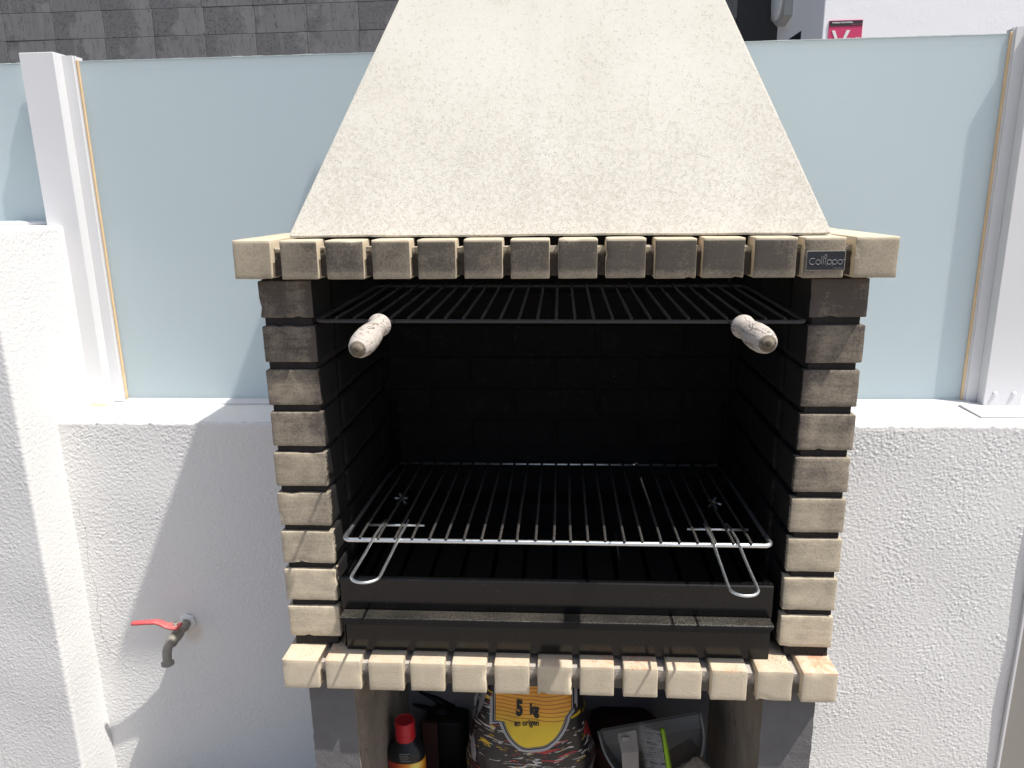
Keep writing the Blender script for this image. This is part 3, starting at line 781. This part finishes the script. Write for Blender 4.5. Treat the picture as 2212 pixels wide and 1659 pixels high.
# ================================================================== charcoal tray with ash drawer
tr = thing('charcoal_tray', 'black enamelled steel charcoal tray standing on the hearth bricks', 'tray', (-.018, 1.5, -.902))
XL_, XR_ = -.4462, .4100
TL = .0011
bm = bmesh.new()
prism_x(bm, [(1.3320, -.8100), (1.3320, -.7455), (1.3345, -.7430), (1.3480, -.7430), (1.3480, -.7450), (1.3355, -.7452), (1.3340, -.7470), (1.3340, -.8100)], XL_, XR_)
wchild('front_panel', bm, M['black_steel'], tr)
bm = bmesh.new()
box(bm, XL_, XL_+.002, 1.3345, 1.685, -.899, -.7445); box(bm, XR_-.002, XR_, 1.3345, 1.685, -.899, -.7445)
box(bm, XL_+.002, XR_-.002, 1.683, 1.685, -.899, -.7300)
box(bm, XL_+.002, XL_+.014, 1.349, 1.683, -.7455, -.7435); box(bm, XR_-.014, XR_-.002, 1.349, 1.683, -.7455, -.7435)
wchild('tray_body', bm, M['black_steel'], tr)
bm = bmesh.new(); xs = [XL_+.003]+[-.3520+.0672*k for k in range(-1, 12) if -.3520+.0672*k < XR_-.01]+[XR_-.003]
for k in range(len(xs)-1): box(bm, xs[k]+.0055, xs[k+1]-.0055, 1.36, 1.655, -.804, -.801)
box(bm, XL_+.003, XR_-.003, 1.337, 1.36, -.8042, -.8012); box(bm, XL_+.003, XR_-.003, 1.655, 1.682, -.8042, -.8012)
wchild('slotted_floor', bm, M['tray_floor'], tr)
wchild('ash_floor', bx(XL_+.003, XR_-.003, 1.337, 1.682, -.897, -.895), M['tray_floor'], tr)
wchild('rear_shelf', bx(-.444, .420, 1.687, 1.831, -.765, -.762), M['tray_floor'], tr)
dw = wchild('ash_drawer', bx(XL_+.0065, XR_-.0015, 1.3285, 1.3318, -.9010, -.8135), M['black_steel'], tr)
bm = bmesh.new()
prism_x(bm, [(1.3315, -.8115), (1.3030, -.8110), (1.3006, -.8122), (1.2995, -.8150), (1.2995, -.8262), (1.3283, -.8282), (1.3283, -.8262), (1.3013, -.8248), (1.3013, -.8148), (1.3035, -.8128), (1.3315, -.8133)], XL_+.0045, XR_-.0035)
for v in bm.verts:   # the lip is cut back at its two lower corners
    if v.co.z < -.8245 and v.co.y < 1.31: v.co.x += .010 if v.co.x < 0 else -.010
wchild('drawer_flange', bm, M['black_flange'], dw)
for cx, cz, a0 in ((-.3905, -.715, 20), (.3605, -.7165, 5)):
    wn = thing('wing_nut', 'small silver wing nut on the back of the tray, at the '+('left' if cx < 0 else 'right'), 'nut', (cx, 1.668, cz), 'wing nuts at the back of the tray')
    bm = bmesh.new(); lathe(bm, [(0, .006), (.008, .005), (.010, .003)], (cx, 1.682, cz), (0, -1, 0), 10)
    wchild('nut_hub', bm, M['nut'], wn)
    for k in range(5):
        bm = bmesh.new(); a = R(a0+72*k+rnd.uniform(-12, 12)); tube(bm, [(cx+math.cos(a)*.005, 1.676, cz+math.sin(a)*.005), (cx+math.cos(a)*.010, 1.670, cz+math.sin(a)*.010), (cx+math.cos(a)*.016, 1.666, cz+math.sin(a)*.016)], .002, 6, rads=[.0014, .0032, .0030]); wchild('wing', bm, M['zinc'], wn)

# ================================================================== grates
def rect_path(x0, x1, y0, y1, zf, zb, r=.012):
    p = []
    for cx, cy, z, a0 in ((x0+r, y0+r, zf, 180), (x1-r, y0+r, zf, 270), (x1-r, y1-r, zb, 0), (x0+r, y1-r, zb, 90)):
        p += arc((cx, cy, z), r, a0, a0+90, 5)
    return p
lg = thing('lower_grate', 'shiny zinc wire grill grate in the middle of the barbecue, with loop handles', 'grill grate', (-.016, 1.5, -.655))
zf, zb = -.6575, -.676
bm = bmesh.new(); fp = [(-.4322, 1.372, zf-.001)]+arc((-.4322+.014, 1.332+.014, zf), .014, 180, 270, 6)+arc((.4000-.014, 1.332+.014, zf), .014, 270, 360, 6)+[(.4000, 1.372, zf-.001)]
tube(bm, fp, .0046, 12); wchild('front_bar', bm, M['zinc'], lg, True)
for q in ([(-.4322, 1.3725, zf-.001), (-.4322, 1.70, zf-.014), (-.424, 1.812, zb)], [(.4000, 1.3725, zf-.001), (.400, 1.70, zf-.014), (.396, 1.812, zb)]):
    bm = bmesh.new(); tube(bm, q, .0044, 8); wchild('side_rod', bm, M['burnt_wire'], lg, True)

bm = bmesh.new(); tube(bm, [(-.4245, 1.815, zb+.0005), (.3965, 1.815, zb+.0005)], .0036, 8); wchild('rear_bar', bm, M['zinc'], lg, True)
RX = [-.3977, -.3614, -.3275, -.2936, -.2591, -.2268, -.1908, -.1563, -.1212, -.0873, -.0509, -.0155, .0170, .0502, .0841, .1207, .1549, .1903, .2255, .2601, .2930, .3274, .3604]
rm = {}
for i, x in enumerate(RX):
    v = i % 3
    if v not in rm:
        bm = bmesh.new(); tube(bm, [(0, -.003, .0056), (0, .0, .0060), (.0004*(v-1), .03, .0058), (.0008*(v-1), .17, -.001), (-.0006*(v-1), .33, -.0085), (0, .488, -.0125)], .0028, 8)
        rm[v] = me_from(bm, 'rod', True); rm[v].materials.append(M['rod'])
    link('rod', rm[v], M['rod'], lg, Vector((x, 1.331+rnd.uniform(-.0008, .0008), zf))-Vector(lg.location), (0, 0, rnd.uniform(-.0025, .0025)))
for (xa, xb, tx, ty, tz, ca, cb) in ((-.3690, -.3190, -.3455, 1.150, -.6485, -.404, -.283), (.2885, .3360, .3105, 1.150, -.6600, .2518, .373)):
    w2 = (xb-xa)/2; cm = (xa+xb)/2; zc = -.6520
    bm = bmesh.new()
    n = 12; tip = []
    for k in range(n+1):
        a = math.pi+math.pi*k/n; tip.append((tx+math.cos(a)*w2*1.02, ty+.024+math.sin(a)*.024, tz-.0003))
    pts = [(xa+.002, 1.428, zf-.0005), (xa, 1.405, zf-.0012+.004), (xa, 1.34, zc+.0025), (xa+(tx-cm)*.4, 1.26, (zc+tz)/2)]+tip+[(xb+(tx-cm)*.4, 1.26, (zc+tz)/2), (xb, 1.34, zc+.0025), (xb, 1.405, zf-.0012+.004), (xb-.002, 1.428, zf-.0005)]
    tube(bm, pts, .0027, 9)
    h = wchild('loop_handle', bm, M['zinc'], lg, True)
    bm = bmesh.new(); tube(bm, [(ca, 1.4045, zf-.0015), (cb, 1.4045, zf-.0015)], .0028, 8); wchild('cross_bar', bm, M['zinc'], h, True)
ug = thing('upper_grate', 'burnt black wire grill grate just under the canopy, with wooden handles', 'grill grate', (-.01, 1.5, -.224))
z1_, z2_ = -.2222, -.2145
bm = bmesh.new(); p = rect_path(-.4515, .4300, 1.331, 1.806, z1_, z2_, .016)
p = [Vector((q.x, q.y, q.z-.0035*(q.x+.01)*2)) for q in p]
tube(bm, p, .0036, 10, closed=True); wchild('frame', bm, M['burnt_wire'], ug, True)
um = None
for k in range(25):
    x = -.4141+.03365*k
    if um is None:
        bm = bmesh.new(); tube(bm, [(0, 0, .001), (0, .004, .0052), (0, .03, .0056), (0, .25, .0086), (0, .478, .0125)], .0028, 8); um = me_from(bm, 'rod', True); um.materials.append(M['burnt_wire'])
    link('rod', um, M['burnt_wire'], ug, Vector((x, 1.331, z1_-.007*(x+.01)))-Vector(ug.location), (0, 0, rnd.uniform(-.003, .003)))
HP = [(0, .0125), (.0012, .0195), (.006, .0212), (.011, .0208), (.015, .0180), (.024, .0156), (.034, .0158), (.040, .0168), (.0415, .0164), (.043, .0172), (.047, .0176), (.0485, .0172), (.060, .0196), (.085, .0216), (.110, .0220), (.132, .0208), (.148, .0180), (.158, .0146), (.160, .0128)]
HP = [(d*.941, r*.941) for d, r in HP]
for hx, hz, ax in ((-.3082, -.2095, Vector((.003, -1, -.085))), (.2965, -.2155, Vector((.012, -1, .0)))):
    ax.normalize(); o3 = Vector((hx, 1.235, hz))
    bm = bmesh.new(); lathe(bm, HP, o3, ax, 28); h = wchild('handle', bm, M['wood'], ug, True)
    bm = bmesh.new(); e3 = o3+ax*.1506
    lathe(bm, [(-.001, .0129), (.0010, .0122), (.0014, .0100), (.0004, .0088), (.0006, .0068), (.0022, .0060), (.0022, .0046), (-.001, .0036), (-.002, .0012)], e3, ax, 20); wchild('end_ring', bm, M['wood_end'], h, True)
    bm = bmesh.new(); tube(bm, [o3+ax*.002, o3-ax*.008, Vector((hx, 1.29, hz-.004)), Vector((hx+.0004, 1.326, z1_-.007*(hx+.01)-.001)), Vector((hx, 1.332, z1_-.007*(hx+.01)))], .0030, 8); wchild('stem', bm, M['burnt_wire'], h, True)

# ================================================================== tap
tp = thing('garden_tap', 'old brass garden tap with a faded red lever, on the white wall at the left', 'tap', (-1.10, WY, -1.20))
bm = bmesh.new(); lathe(bm, [(0, .026), (.003, .0245), (.006, .019), (.008, .014)], (-1.100, WY-.001, -1.203), (0, -1, 0), 20); 
for v in bm.verts: v.co += noise.noise_vector(v.co*60)*.005
wchild('wall_collar', bm, M['stucco_soft'], tp, True)
bm = bmesh.new(); ax = Vector((0, -1, .0)); lathe(bm, [(0, .0135), (.012, .0135), (.013, .0155), (.018, .0155), (.019, .0125), (.040, .0125), (.042, .0150), (.060, .0165), (.078, .0150), (.080, .0165), (.090, .0165), (.092, .0135), (.1, .0130)], (-1.100, WY-.008, -1.205), (0, -1, -.04), 18)
wchild('valve_body', bm, M['brass'], tp, True)
bm = bmesh.new()
c0 = Vector((-1.100, 1.786, -1.2085)); pts = [c0+Vector((0, .008, 0))]+[c0+Vector((0, -.022*math.sin(R(a)), -.022*(1-math.cos(R(a))))) for a in (0, 20, 40, 60, 80)]+[Vector((-1.100, 1.762, -1.242)), Vector((-1.100, 1.7615, -1.2515)), Vector((-1.100, 1.7615, -1.2518)), Vector((-1.100, 1.7612, -1.2575)), Vector((-1.100, 1.7612, -1.2590))]
tube(bm, pts, .0125, 18, rads=[.0135, .0135, .0130, .0127, .0126, .0125, .0122, .0122, .0172, .0176, .0150])
wchild('spout', bm, M['brass'], tp, True)
bm = bmesh.new(); lathe(bm, [(0, .011), (.010, .010), (.012, .007), (.030, .007)], (-1.098, 1.823, -1.195), (0, 0, 1), 14); wchild('bonnet', bm, M['brass'], tp, True)
# red lever: flat bar, cranked
bm = bmesh.new(); path = [(-1.085, 1.823, -1.1765, .0135), (-1.095, 1.823, -1.1765, .0165), (-1.108, 1.822, -1.176, .0155), (-1.122, 1.818, -1.1715, .012), (-1.134, 1.812, -1.1600, .0108), (-1.144, 1.808, -1.1540, .0100), (-1.165, 1.804, -1.1532, .0092), (-1.190, 1.800, -1.1535, .0088), (-1.206, 1.798, -1.1540, .0082), (-1.210, 1.7975, -1.1542, .006)]
R1 = []
for (x, y, z, hw) in path:
    R1.append([bm.verts.new((x, y-hw, z-.0035)), bm.verts.new((x, y-hw*1.05, z+.0012)), bm.verts.new((x, y-hw*.6, z+.0042)), bm.verts.new((x, y+hw*.6, z+.0042)), bm.verts.new((x, y+hw*1.05, z+.0012)), bm.verts.new((x, y+hw, z-.0035))])
for i in range(len(R1)-1):
    for k in range(6): bm.faces.new((R1[i][k], R1[i][(k+1) % 6], R1[i+1][(k+1) % 6], R1[i+1][k]))
bm.faces.new(R1[0]); bm.faces.new(R1[-1][::-1])
wchild('lever', bm, M['lever'], tp, True)
bm = bmesh.new(); tube(bm, [(-1.097, 1.823, -1.173), (-1.097, 1.823, -1.1675)], .0068, 6); tube(bm, [(-1.097, 1.823, -1.1674), (-1.097, 1.823, -1.1630)], .0036, 10); wchild('lever_nut', bm, M['nut'], tp)

# ================================================================== things under the hearth
def ellip(cx, cy, rx, ry, z, n, p=2.0):
    out = []
    for k in range(n):
        a = 2*math.pi*k/n; c, s = math.cos(a), math.sin(a)
        out.append((cx+rx*math.copysign(abs(c)**(2/p), c), cy+ry*math.copysign(abs(s)**(2/p), s), z))
    return out
def loft(bm, rings, cap=True):
    vr = [[bm.verts.new(p) for p in r] for r in rings]; n = len(vr[0])
    for i in range(len(vr)-1):
        for k in range(n): bm.faces.new((vr[i][k], vr[i][(k+1) % n], vr[i+1][(k+1) % n], vr[i+1][k]))
    if cap: bm.faces.new(vr[0][::-1]); bm.faces.new(vr[-1])
    return vr
HZ = FZ; FZ = -1.60   # the things under the hearth stand on the slab below
bt = thing('lighter_fluid_bottle', 'black plastic bottle of lighter fluid with a red cap, under the hearth', 'bottle', (-.3865, 1.555, FZ))
bm = bmesh.new(); BY = 1.555; BXc = -.3865
prof = [(.0, .0445), (.006, .0465), (.20, .0465), (.256, .0463), (.268, .0450), (.279, .0405), (.287, .0335), (.294, .0265), (.298, .0235), (.305, .0235)]
loft(bm, [ellip(BXc, BY, r, r*.72, FZ+z, 28, 2.3) for z, r in prof]); wchild('body', bm, M['black_plastic'], bt, True)
bm = bmesh.new(); loft(bm, [ellip(BXc, BY, r, r, FZ+z, 28) for z, r in [(.300, .0238), (.302, .0245), (.318, .0243), (.3182, .0239), (.3202, .0239), (.3204, .0243), (.348, .0243), (.351, .0232), (.3515, .0205), (.349, .0195)]]); wchild('cap', bm, M['red_cap'], bt, False)
bm = bmesh.new(); loft(bm, [ellip(BXc, BY, .0470, .0470*.72, FZ+z, 40, 2.3) for z in (.09, .15, .250)], False)
lb = wchild('label', bm, M['fluid_label'], bt, True)
def on_bottle(px, pz):
    d = max(0, 1-abs(px/.0472)**2.3)**(1/2.3); return (BXc+px, BY-.0472*.72*d-.0008, pz)
wchild('label_lettering', text_bm('Magic', .050, lambda x, y: on_bottle(x+.002, FZ+.2000+y+.1*x), .0016, 'CENTER', .62, .12), M['print_white'], lb)
for k, (z, x0, x1) in enumerate([(.2575, -.012, .013), (.2530, -.012, .014), (.2480, -.012, .011), (.2435, -.012, .014)]):
    pass
bm = bmesh.new()
for z, xw in ((.278, .026), (.2725, .021), (.2675, .024), (.2620, .019), (.2565, .025)):
    n = 8; rr = [r for q, r in prof if q <= z][-1]*1.004
    A_ = []
    for i in range(n+1):
        px = -.010+xw*i/n; d = max(0, 1-abs(px/.0455)**2.3)**(1/2.3); A_.append(((BXc+px, BY-.0460*.72*d-.0006, FZ+z), (BXc+px, BY-.0460*.72*d-.0006, FZ+z+.0016)))
    for i in range(n): bm.faces.new([bm.verts.new(q) for q in (A_[i][0], A_[i+1][0], A_[i+1][1], A_[i][1])])
M['faint_print'] = simple('faint_grey_print', (.22, .22, .21), .5, 0, .05, 5, 0)
wchild('small_print', bm, M['faint_print'], bt)

# charcoal bag -------------------------------------------------
bag = thing('charcoal_bag', 'plump black paper bag of charcoal with a big yellow label reading 5 kg', 'bag', (-.075, 1.57, FZ))
BCX, BCY = -.078, 1.575
def bag_r(z):       # half width, half depth at height above the floor
    h = z-FZ; t = min(1, h/.52)
    wv = .158 if h < .26 else .158-(.158-.098)*((h-.26)/.26)**1.25 if h < .52 else .098
    dv = .105 if h < .30 else .105-.075*((h-.30)/.25)**1.4 if h < .55 else .03
    if h < .05: wv *= .90+.10*(h/.05); dv *= .88+.12*(h/.05)
    return wv, dv
def wr(x, z): 
    return noise.noise(Vector((x*14, 3, z*9)))*.009+noise.noise(Vector((x*34, 9, z*22)))*.0042+abs(noise.noise(Vector((x*20+z*11, 1, z*6-x*9))))*-.006
def bag_front(x, z):
    wv, dv = bag_r(z); u = min(.999, abs((x-BCX)/wv)); return BCY-dv*(1-u**2.6)**(1/2.6)+wr(x, z)
bm = bmesh.new(); rr = []
for i in range(60):
    z = FZ+.002+.56*i/59; wv, dv = bag_r(z); ring_ = []
    for k in range(96):
        a = 2*math.pi*k/96; c, s = math.cos(a), math.sin(a)
        x = BCX+wv*math.copysign(abs(c)**(2/2.6), c); y = BCY+dv*math.copysign(abs(s)**(2/2.6), s)
        if s < 0: y += wr(x, z)
        x += noise.noise(Vector((y*25, z*18, 2)))*.010*abs(c)
        ring_.append((x, y, z))
    rr.append(ring_)
loft(bm, rr); wchild('bag_body', bm, M['bag'], bag, True)
def lab_outline(g):
    """yellow label: straight sides above, a notch, then a round bottom; g grows it outwards"""
    x0, x1 = -.1555-g, .0225+g; p = [(x0, -1.02), (x0, -1.196-g)]
    cx, cz = -.0650, -1.150; rx, rz = .0775+g, .100+g
    p += [(cx+rx*math.cos(R(a)), cz+rz*math.sin(R(a))) for a in range(207, 341, 7)]
    p += [(x1, -1.172-g*.5), (x1, -1.02)]
    return p
def sheet(pts, off, name, mat, parent):
    bm = bmesh.new(); vs2 = [bm.verts.new((x, 0, z)) for x, z in pts]; bm.faces.new(vs2)
    for k in range(1, 34): bmesh.ops.bisect_plane(bm, geom=bm.verts[:]+bm.edges[:]+bm.faces[:], plane_co=(-.19+.0075*k, 0, 0), plane_no=(1, 0, 0))
    for k in range(1, 34): bmesh.ops.bisect_plane(bm, geom=bm.verts[:]+bm.edges[:]+bm.faces[:], plane_co=(0, 0, -1.02-.0075*k), plane_no=(0, 0, 1))
    for v in bm.verts: v.co.y = bag_front(v.co.x, v.co.z)-off
    return wchild(name, bm, mat, parent, True)
l1 = sheet(lab_outline(.0145), .0012, 'label', M['bag_border'], bag)
sheet(lab_outline(.0075), .0020, 'label_dark_border', M['bag_border_dark'], l1)
sheet(lab_outline(.0035), .0027, 'label_thin_border', M['bag_border'], l1)
sheet(lab_outline(.0018), .0033, 'label_black_line', M['bag_border_dark'], l1)
sheet(lab_outline(0), .0040, 'yellow_field', M['bag_label'], l1)
bt_ = lambda x0, z0, dx=0: (lambda x, y: (x0+x, bag_front(x0+x, z0+y)-.0056, z0+y))
wchild('weight_figure', text_bm('5', .043, bt_(-.0985, -1.1755), .0024, 'CENTER', .74), M['bag_ink'], l1)
wchild('weight_unit', text_bm('kg', .031, bt_(-.0640, -1.1735), .0020, 'CENTER', .72), M['bag_ink'], l1)
wchild('weight_note', text_bm('en origen', .0180, bt_(-.0815, -1.1980), .0005, 'CENTER', .84), M['bag_ink'], l1)
sheet([(-.1185+.019*math.cos(R(a)), -1.1065+.012*math.sin(R(a))) for a in range(0, 360, 15)], .0052, 'black_emblem', M['bag_ink'], l1)
def patch(pts, nm):
    bm = bmesh.new(); vs2 = [bm.verts.new((x, 0, z)) for x, z in pts]; bm.faces.new(vs2); bmesh.ops.triangulate(bm, faces=bm.faces); bmesh.ops.subdivide_edges(bm, edges=bm.edges[:], cuts=3, use_grid_fill=True)
    for v in bm.verts: v.co.y = bag_front(v.co.x, v.co.z)-.0025
    return wchild(nm, bm, M['bag_patch'], bag, True)
patch([(-.187, -1.13), (-.178, -1.09), (-.170, -1.10), (-.176, -1.14), (-.190, -1.185), (-.205, -1.215), (-.214, -1.21), (-.213, -1.19), (-.200, -1.16)], 'grey_print_patch')
patch([(-.2165, -1.25), (-.208, -1.262), (-.203, -1.29), (-.207, -1.315), (-.215, -1.31), (-.2195, -1.28)], 'grey_print_patch')

# tongs ---------------------------------------------------------
tg = thing('barbecue_tongs', 'black two-armed tool standing in the dark between bottle and bag', 'tongs', (-.33, 1.78, FZ))
for p0, p1, w0, w1 in (((-.3995, 1.80, -1.353), (-.305, 1.80, -1.405), .003, .011), ((-.421, 1.80, -1.394), (-.345, 1.79, -1.412), .003, .008)):
    bm = bmesh.new(); P0, P1 = Vector(p0), Vector(p1); tube(bm, [P0, P0.lerp(P1, .12), P0.lerp(P1, .5)+Vector((0, 0, .003)), P1], .005, 8, rads=[w0, w0*1.4, (w0+w1)*.6, w1]); wchild('arm', bm, M['tool'], tg, True)
bm = bmesh.new(); lathe(bm, [(0, .035), (.02, .038), (.03, .034)], (-.340, 1.80, -1.425), (0, -1, 0), 20); wchild('hub', bm, M['tool'], tg, True)
bm = bmesh.new(); loft(bm, [ellip(-.318, 1.77, .058, .035, z, 20, 3) for z in (FZ, FZ+.10, -1.43, -1.408, -1.402)]); wchild('body', bm, M['tool'], tg, True)
# dark tray, terracotta pot, dustpan, brush ---------------------
bm = bmesh.new(); prism_y(bm, [(.060, -1.452), (.118, -1.432), (.250, -1.428), (.416, -1.385), (.416, -1.333), (.235, -1.352), (.150, -1.392), (.060, -1.420)], 1.842, 1.848)
tag(wtop('drip_plate', bm, M['tool'], (.24, 1.845, -1.44)), 'thin black metal plate leaning behind the dustpan', 'plate')
pt = thing('terracotta_pot', 'dim terracotta pot standing behind the dustpan', 'pot', (.16, 1.74, FZ))
bm = bmesh.new(); lathe(bm, [(0, .070), (.175, .092), (.176, .098), (.212, .100), (.213, .092), (.18, .088)], (.165, 1.725, FZ), (0, 0, 1), 28); wchild('pot_body', bm, M['terracotta'], pt, True)
# red crate end behind the bottle
tag(wtop('terracotta_tile', bx(-.375, -.335, 1.70, 1.712, FZ, -1.375), M['terracotta'], (-.355, 1.706, FZ)), 'small reddish clay tile on edge behind the bottle', 'tile')
# dustpan: D-shaped tray standing on its round end, open side up, leaning back
dp = thing('dustpan', 'dark grey plastic dustpan standing upright under the hearth, at the right', 'dustpan', (.235, 1.58, FZ))
DT = Matrix.Translation(Vector((.236, 1.585, -1.345))) @ Euler((R(-17), R(-17), R(-4)), 'XYZ').to_matrix().to_4x4()
def dpt(u, v, d=0): return DT @ Vector((u, -d, v))     # u across, v up, d towards the viewer
N = 22; out_ = []
for k in range(N+1):
    a = math.pi+math.pi*k/N; out_.append((math.cos(a)*.128, math.sin(a)*.128+.060))
outl = [(-.130, .078)]+out_+[(.130, .078)]
def scale2(p, f): return (p[0]*f, p[1]*f if p[1] < .07 else p[1])
bm = bmesh.new(); base = [bm.verts.new(dpt(*scale2(p, .94), 0)) for p in outl]; b2 = [bm.verts.new(dpt(*scale2(p, .94), -.003)) for p in outl]
bm.faces.new(base); bm.faces.new(b2[::-1])
for k in range(len(outl)): j = (k+1) % len(outl); bm.faces.new((base[k], b2[k], b2[j], base[j]))
wchild('pan_floor', bm, M['grey_plastic'], dp)
bm = bmesh.new()
for k in range(len(outl)-1):
    a, b = outl[k], outl[k+1]
    h1 = .008+.034*min(1, max(0, (.08-a[1])/.12)); h2 = .008+.034*min(1, max(0, (.08-b[1])/.12))
    q = [dpt(*scale2(a, .94), 0), dpt(*scale2(b, .94), 0), dpt(b[0], b[1], h2), dpt(a[0], a[1], h1)]
    bm.faces.new([bm.verts.new(x) for x in q])
bmesh.ops.remove_doubles(bm, verts=bm.verts, dist=1e-5)
bmesh.ops.solidify(bm, geom=bm.faces[:], thickness=.0022)
wchild('pan_wall', bm, M['grey_plastic'], dp)
bm = bmesh.new(); tube(bm, [dpt(a[0], a[1], .008+.034*min(1, max(0, (.08-a[1])/.12))) for a in outl], .0032, 7); wchild('rim', bm, M['grey_plastic_rim'], dp, True)
bm = bmesh.new(); q = [dpt(-.127, .040, .006), dpt(.127, .040, .006), dpt(.127, .052, .006), dpt(-.127, .052, .006), dpt(.127, .074, .004), dpt(-.127, .074, .004), dpt(.125, .036, .0008), dpt(-.125, .036, .0008)]
v = [bm.verts.new(x) for x in q]; bm.faces.new((v[7], v[6], v[1], v[0])); bm.faces.new((v[0], v[1], v[2], v[3])); bm.faces.new((v[3], v[2], v[4], v[5])); bmesh.ops.solidify(bm, geom=bm.faces[:], thickness=.0015)
wchild('scraper_lip', bm, M['grey_plastic_rim'], dp)
bm = bmesh.new(); pts = [(-.10, -.02), (-.05, .01), (.03, .0), (.09, .02), (.108, -.03), (.07, -.10), (0, -.135), (-.07, -.105), (-.108, -.05)]
c = bm.verts.new(dpt(0, -.05, .004)); r0 = [bm.verts.new(dpt(*p, .0012)) for p in pts]
for k in range(len(r0)): bm.faces.new((c, r0[k], r0[(k+1) % len(r0)]))
tag(wchild('dust_layer', bm, M['ash'], dp), kind='stuff')
# hand brush standing in the pan
hb = thing('hand_brush', 'lime green hand brush with grey bristles standing in the dustpan', 'brush', (.243, 1.50, -1.45))
bm = bmesh.new(); P0, P1 = Vector((.2345, 1.515, -1.218)), Vector((.268, 1.455, -1.42)); ax = (P1-P0).normalized(); sd2 = Vector((1, 0, .16)).normalized(); nn = ax.cross(sd2)
sec = [(0, .0040, .004), (.004, .0058, .006), (.05, .0072, .010), (.13, .0090, .013), (.205, .0095, .014)]
loft(bm, [[P0+ax*d+sd2*(w_*math.cos(R(a)))+nn*(dd*math.sin(R(a))) for a in range(0, 360, 30)] for d, w_, dd in sec]); wchild('brush_back', bm, M['lime'], hb, True)
bm = bmesh.new()
for k in range(9):      # tuft cores, so that the brush is dense
    d0, d1 = .012+.021*k, .012+.021*k+.0185
    q = [P0+ax*d0-sd2*.004, P0+ax*d1-sd2*.004, P0+ax*(d1-.004)-sd2*.040+Vector((0, 0, .006)), P0+ax*(d0-.004)-sd2*.040+Vector((0, 0, .006))]
    A4 = [bm.verts.new(p+nn*.008) for p in q]; B4 = [bm.verts.new(p-nn*.008) for p in q]; bm.faces.new(A4); bm.faces.new(B4[::-1])
    for i in range(4): bm.faces.new((A4[i], B4[i], B4[(i+1) % 4], A4[(i+1) % 4]))
wchild('tuft_core', bm, M['bristle_core'], hb); bm = bmesh.new()
for k in range(1500):
    d = .004+.195*rnd.random(); root_ = P0+ax*d-sd2*.006+nn*rnd.uniform(-.013, .013)
    ln = .043+.012*rnd.random()*(1 if d > .03 else .6)+(.006 if d < .04 else 0); droop = Vector((-1, rnd.uniform(-.14, .14), .22+rnd.uniform(-.16, .16)-(d-.03)*.7)).normalized()
    e = root_+droop*ln; s_ = Vector((0, 0, .0008)); f_ = Vector((0, .0007, 0))
    a_, b_, c_ = [bm.verts.new(q) for q in (root_-s_, root_+s_, e)]; bm.faces.new((a_, b_, c_)); d_ = [bm.verts.new(q) for q in (root_-f_, root_+f_, e)]; bm.faces.new(d_)
tag(wchild('bristles', bm, M['bristle'], hb), kind='stuff')
cd = thing('card_scrap', 'worn pale card strip lying in the dustpan, left of the brush', 'card', (.155, 1.50, -1.40))
bm = bmesh.new(); c4 = [(.1310, 1.512, -1.2355), (.1745, 1.512, -1.2230), (.1785, 1.488, -1.262), (.1830, 1.47, -1.40), (.1480, 1.47, -1.40), (.1395, 1.488, -1.268)]
a = [bm.verts.new(p) for p in c4]; b = [bm.verts.new(Vector(p)+Vector((0, .0012, 0))) for p in c4]; bm.faces.new((a[0], a[1], a[2], a[5])); bm.faces.new((a[5], a[2], a[3], a[4])); bm.faces.new((b[5], b[2], b[1], b[0])); bm.faces.new((b[4], b[3], b[2], b[5]))
for k in range(6): j = (k+1) % 6; bm.faces.new((a[k], b[k], b[j], a[j]))
wchild('card_sheet', bm, M['card'], cd)
wchild('card_window', bx(.141, .158, 1.5095-.008, 1.5105-.008, -1.252, -1.236), M['faint_print'], cd)
bm = bmesh.new(); bmesh.ops.create_icosphere(bm, subdivisions=3, radius=.045)
for v in bm.verts:
    v.co = Vector((v.co.x*.95, v.co.y*.45, v.co.z*.75)); v.co += noise.noise_vector(v.co*38)*.016; v.co += Vector((.304, 1.475, -1.305))
tag(wtop('crumpled_paper', bm, M['stone'], (.304, 1.475, -1.33)), 'crumpled brown paper lump in the dustpan, right of the brush', 'paper')
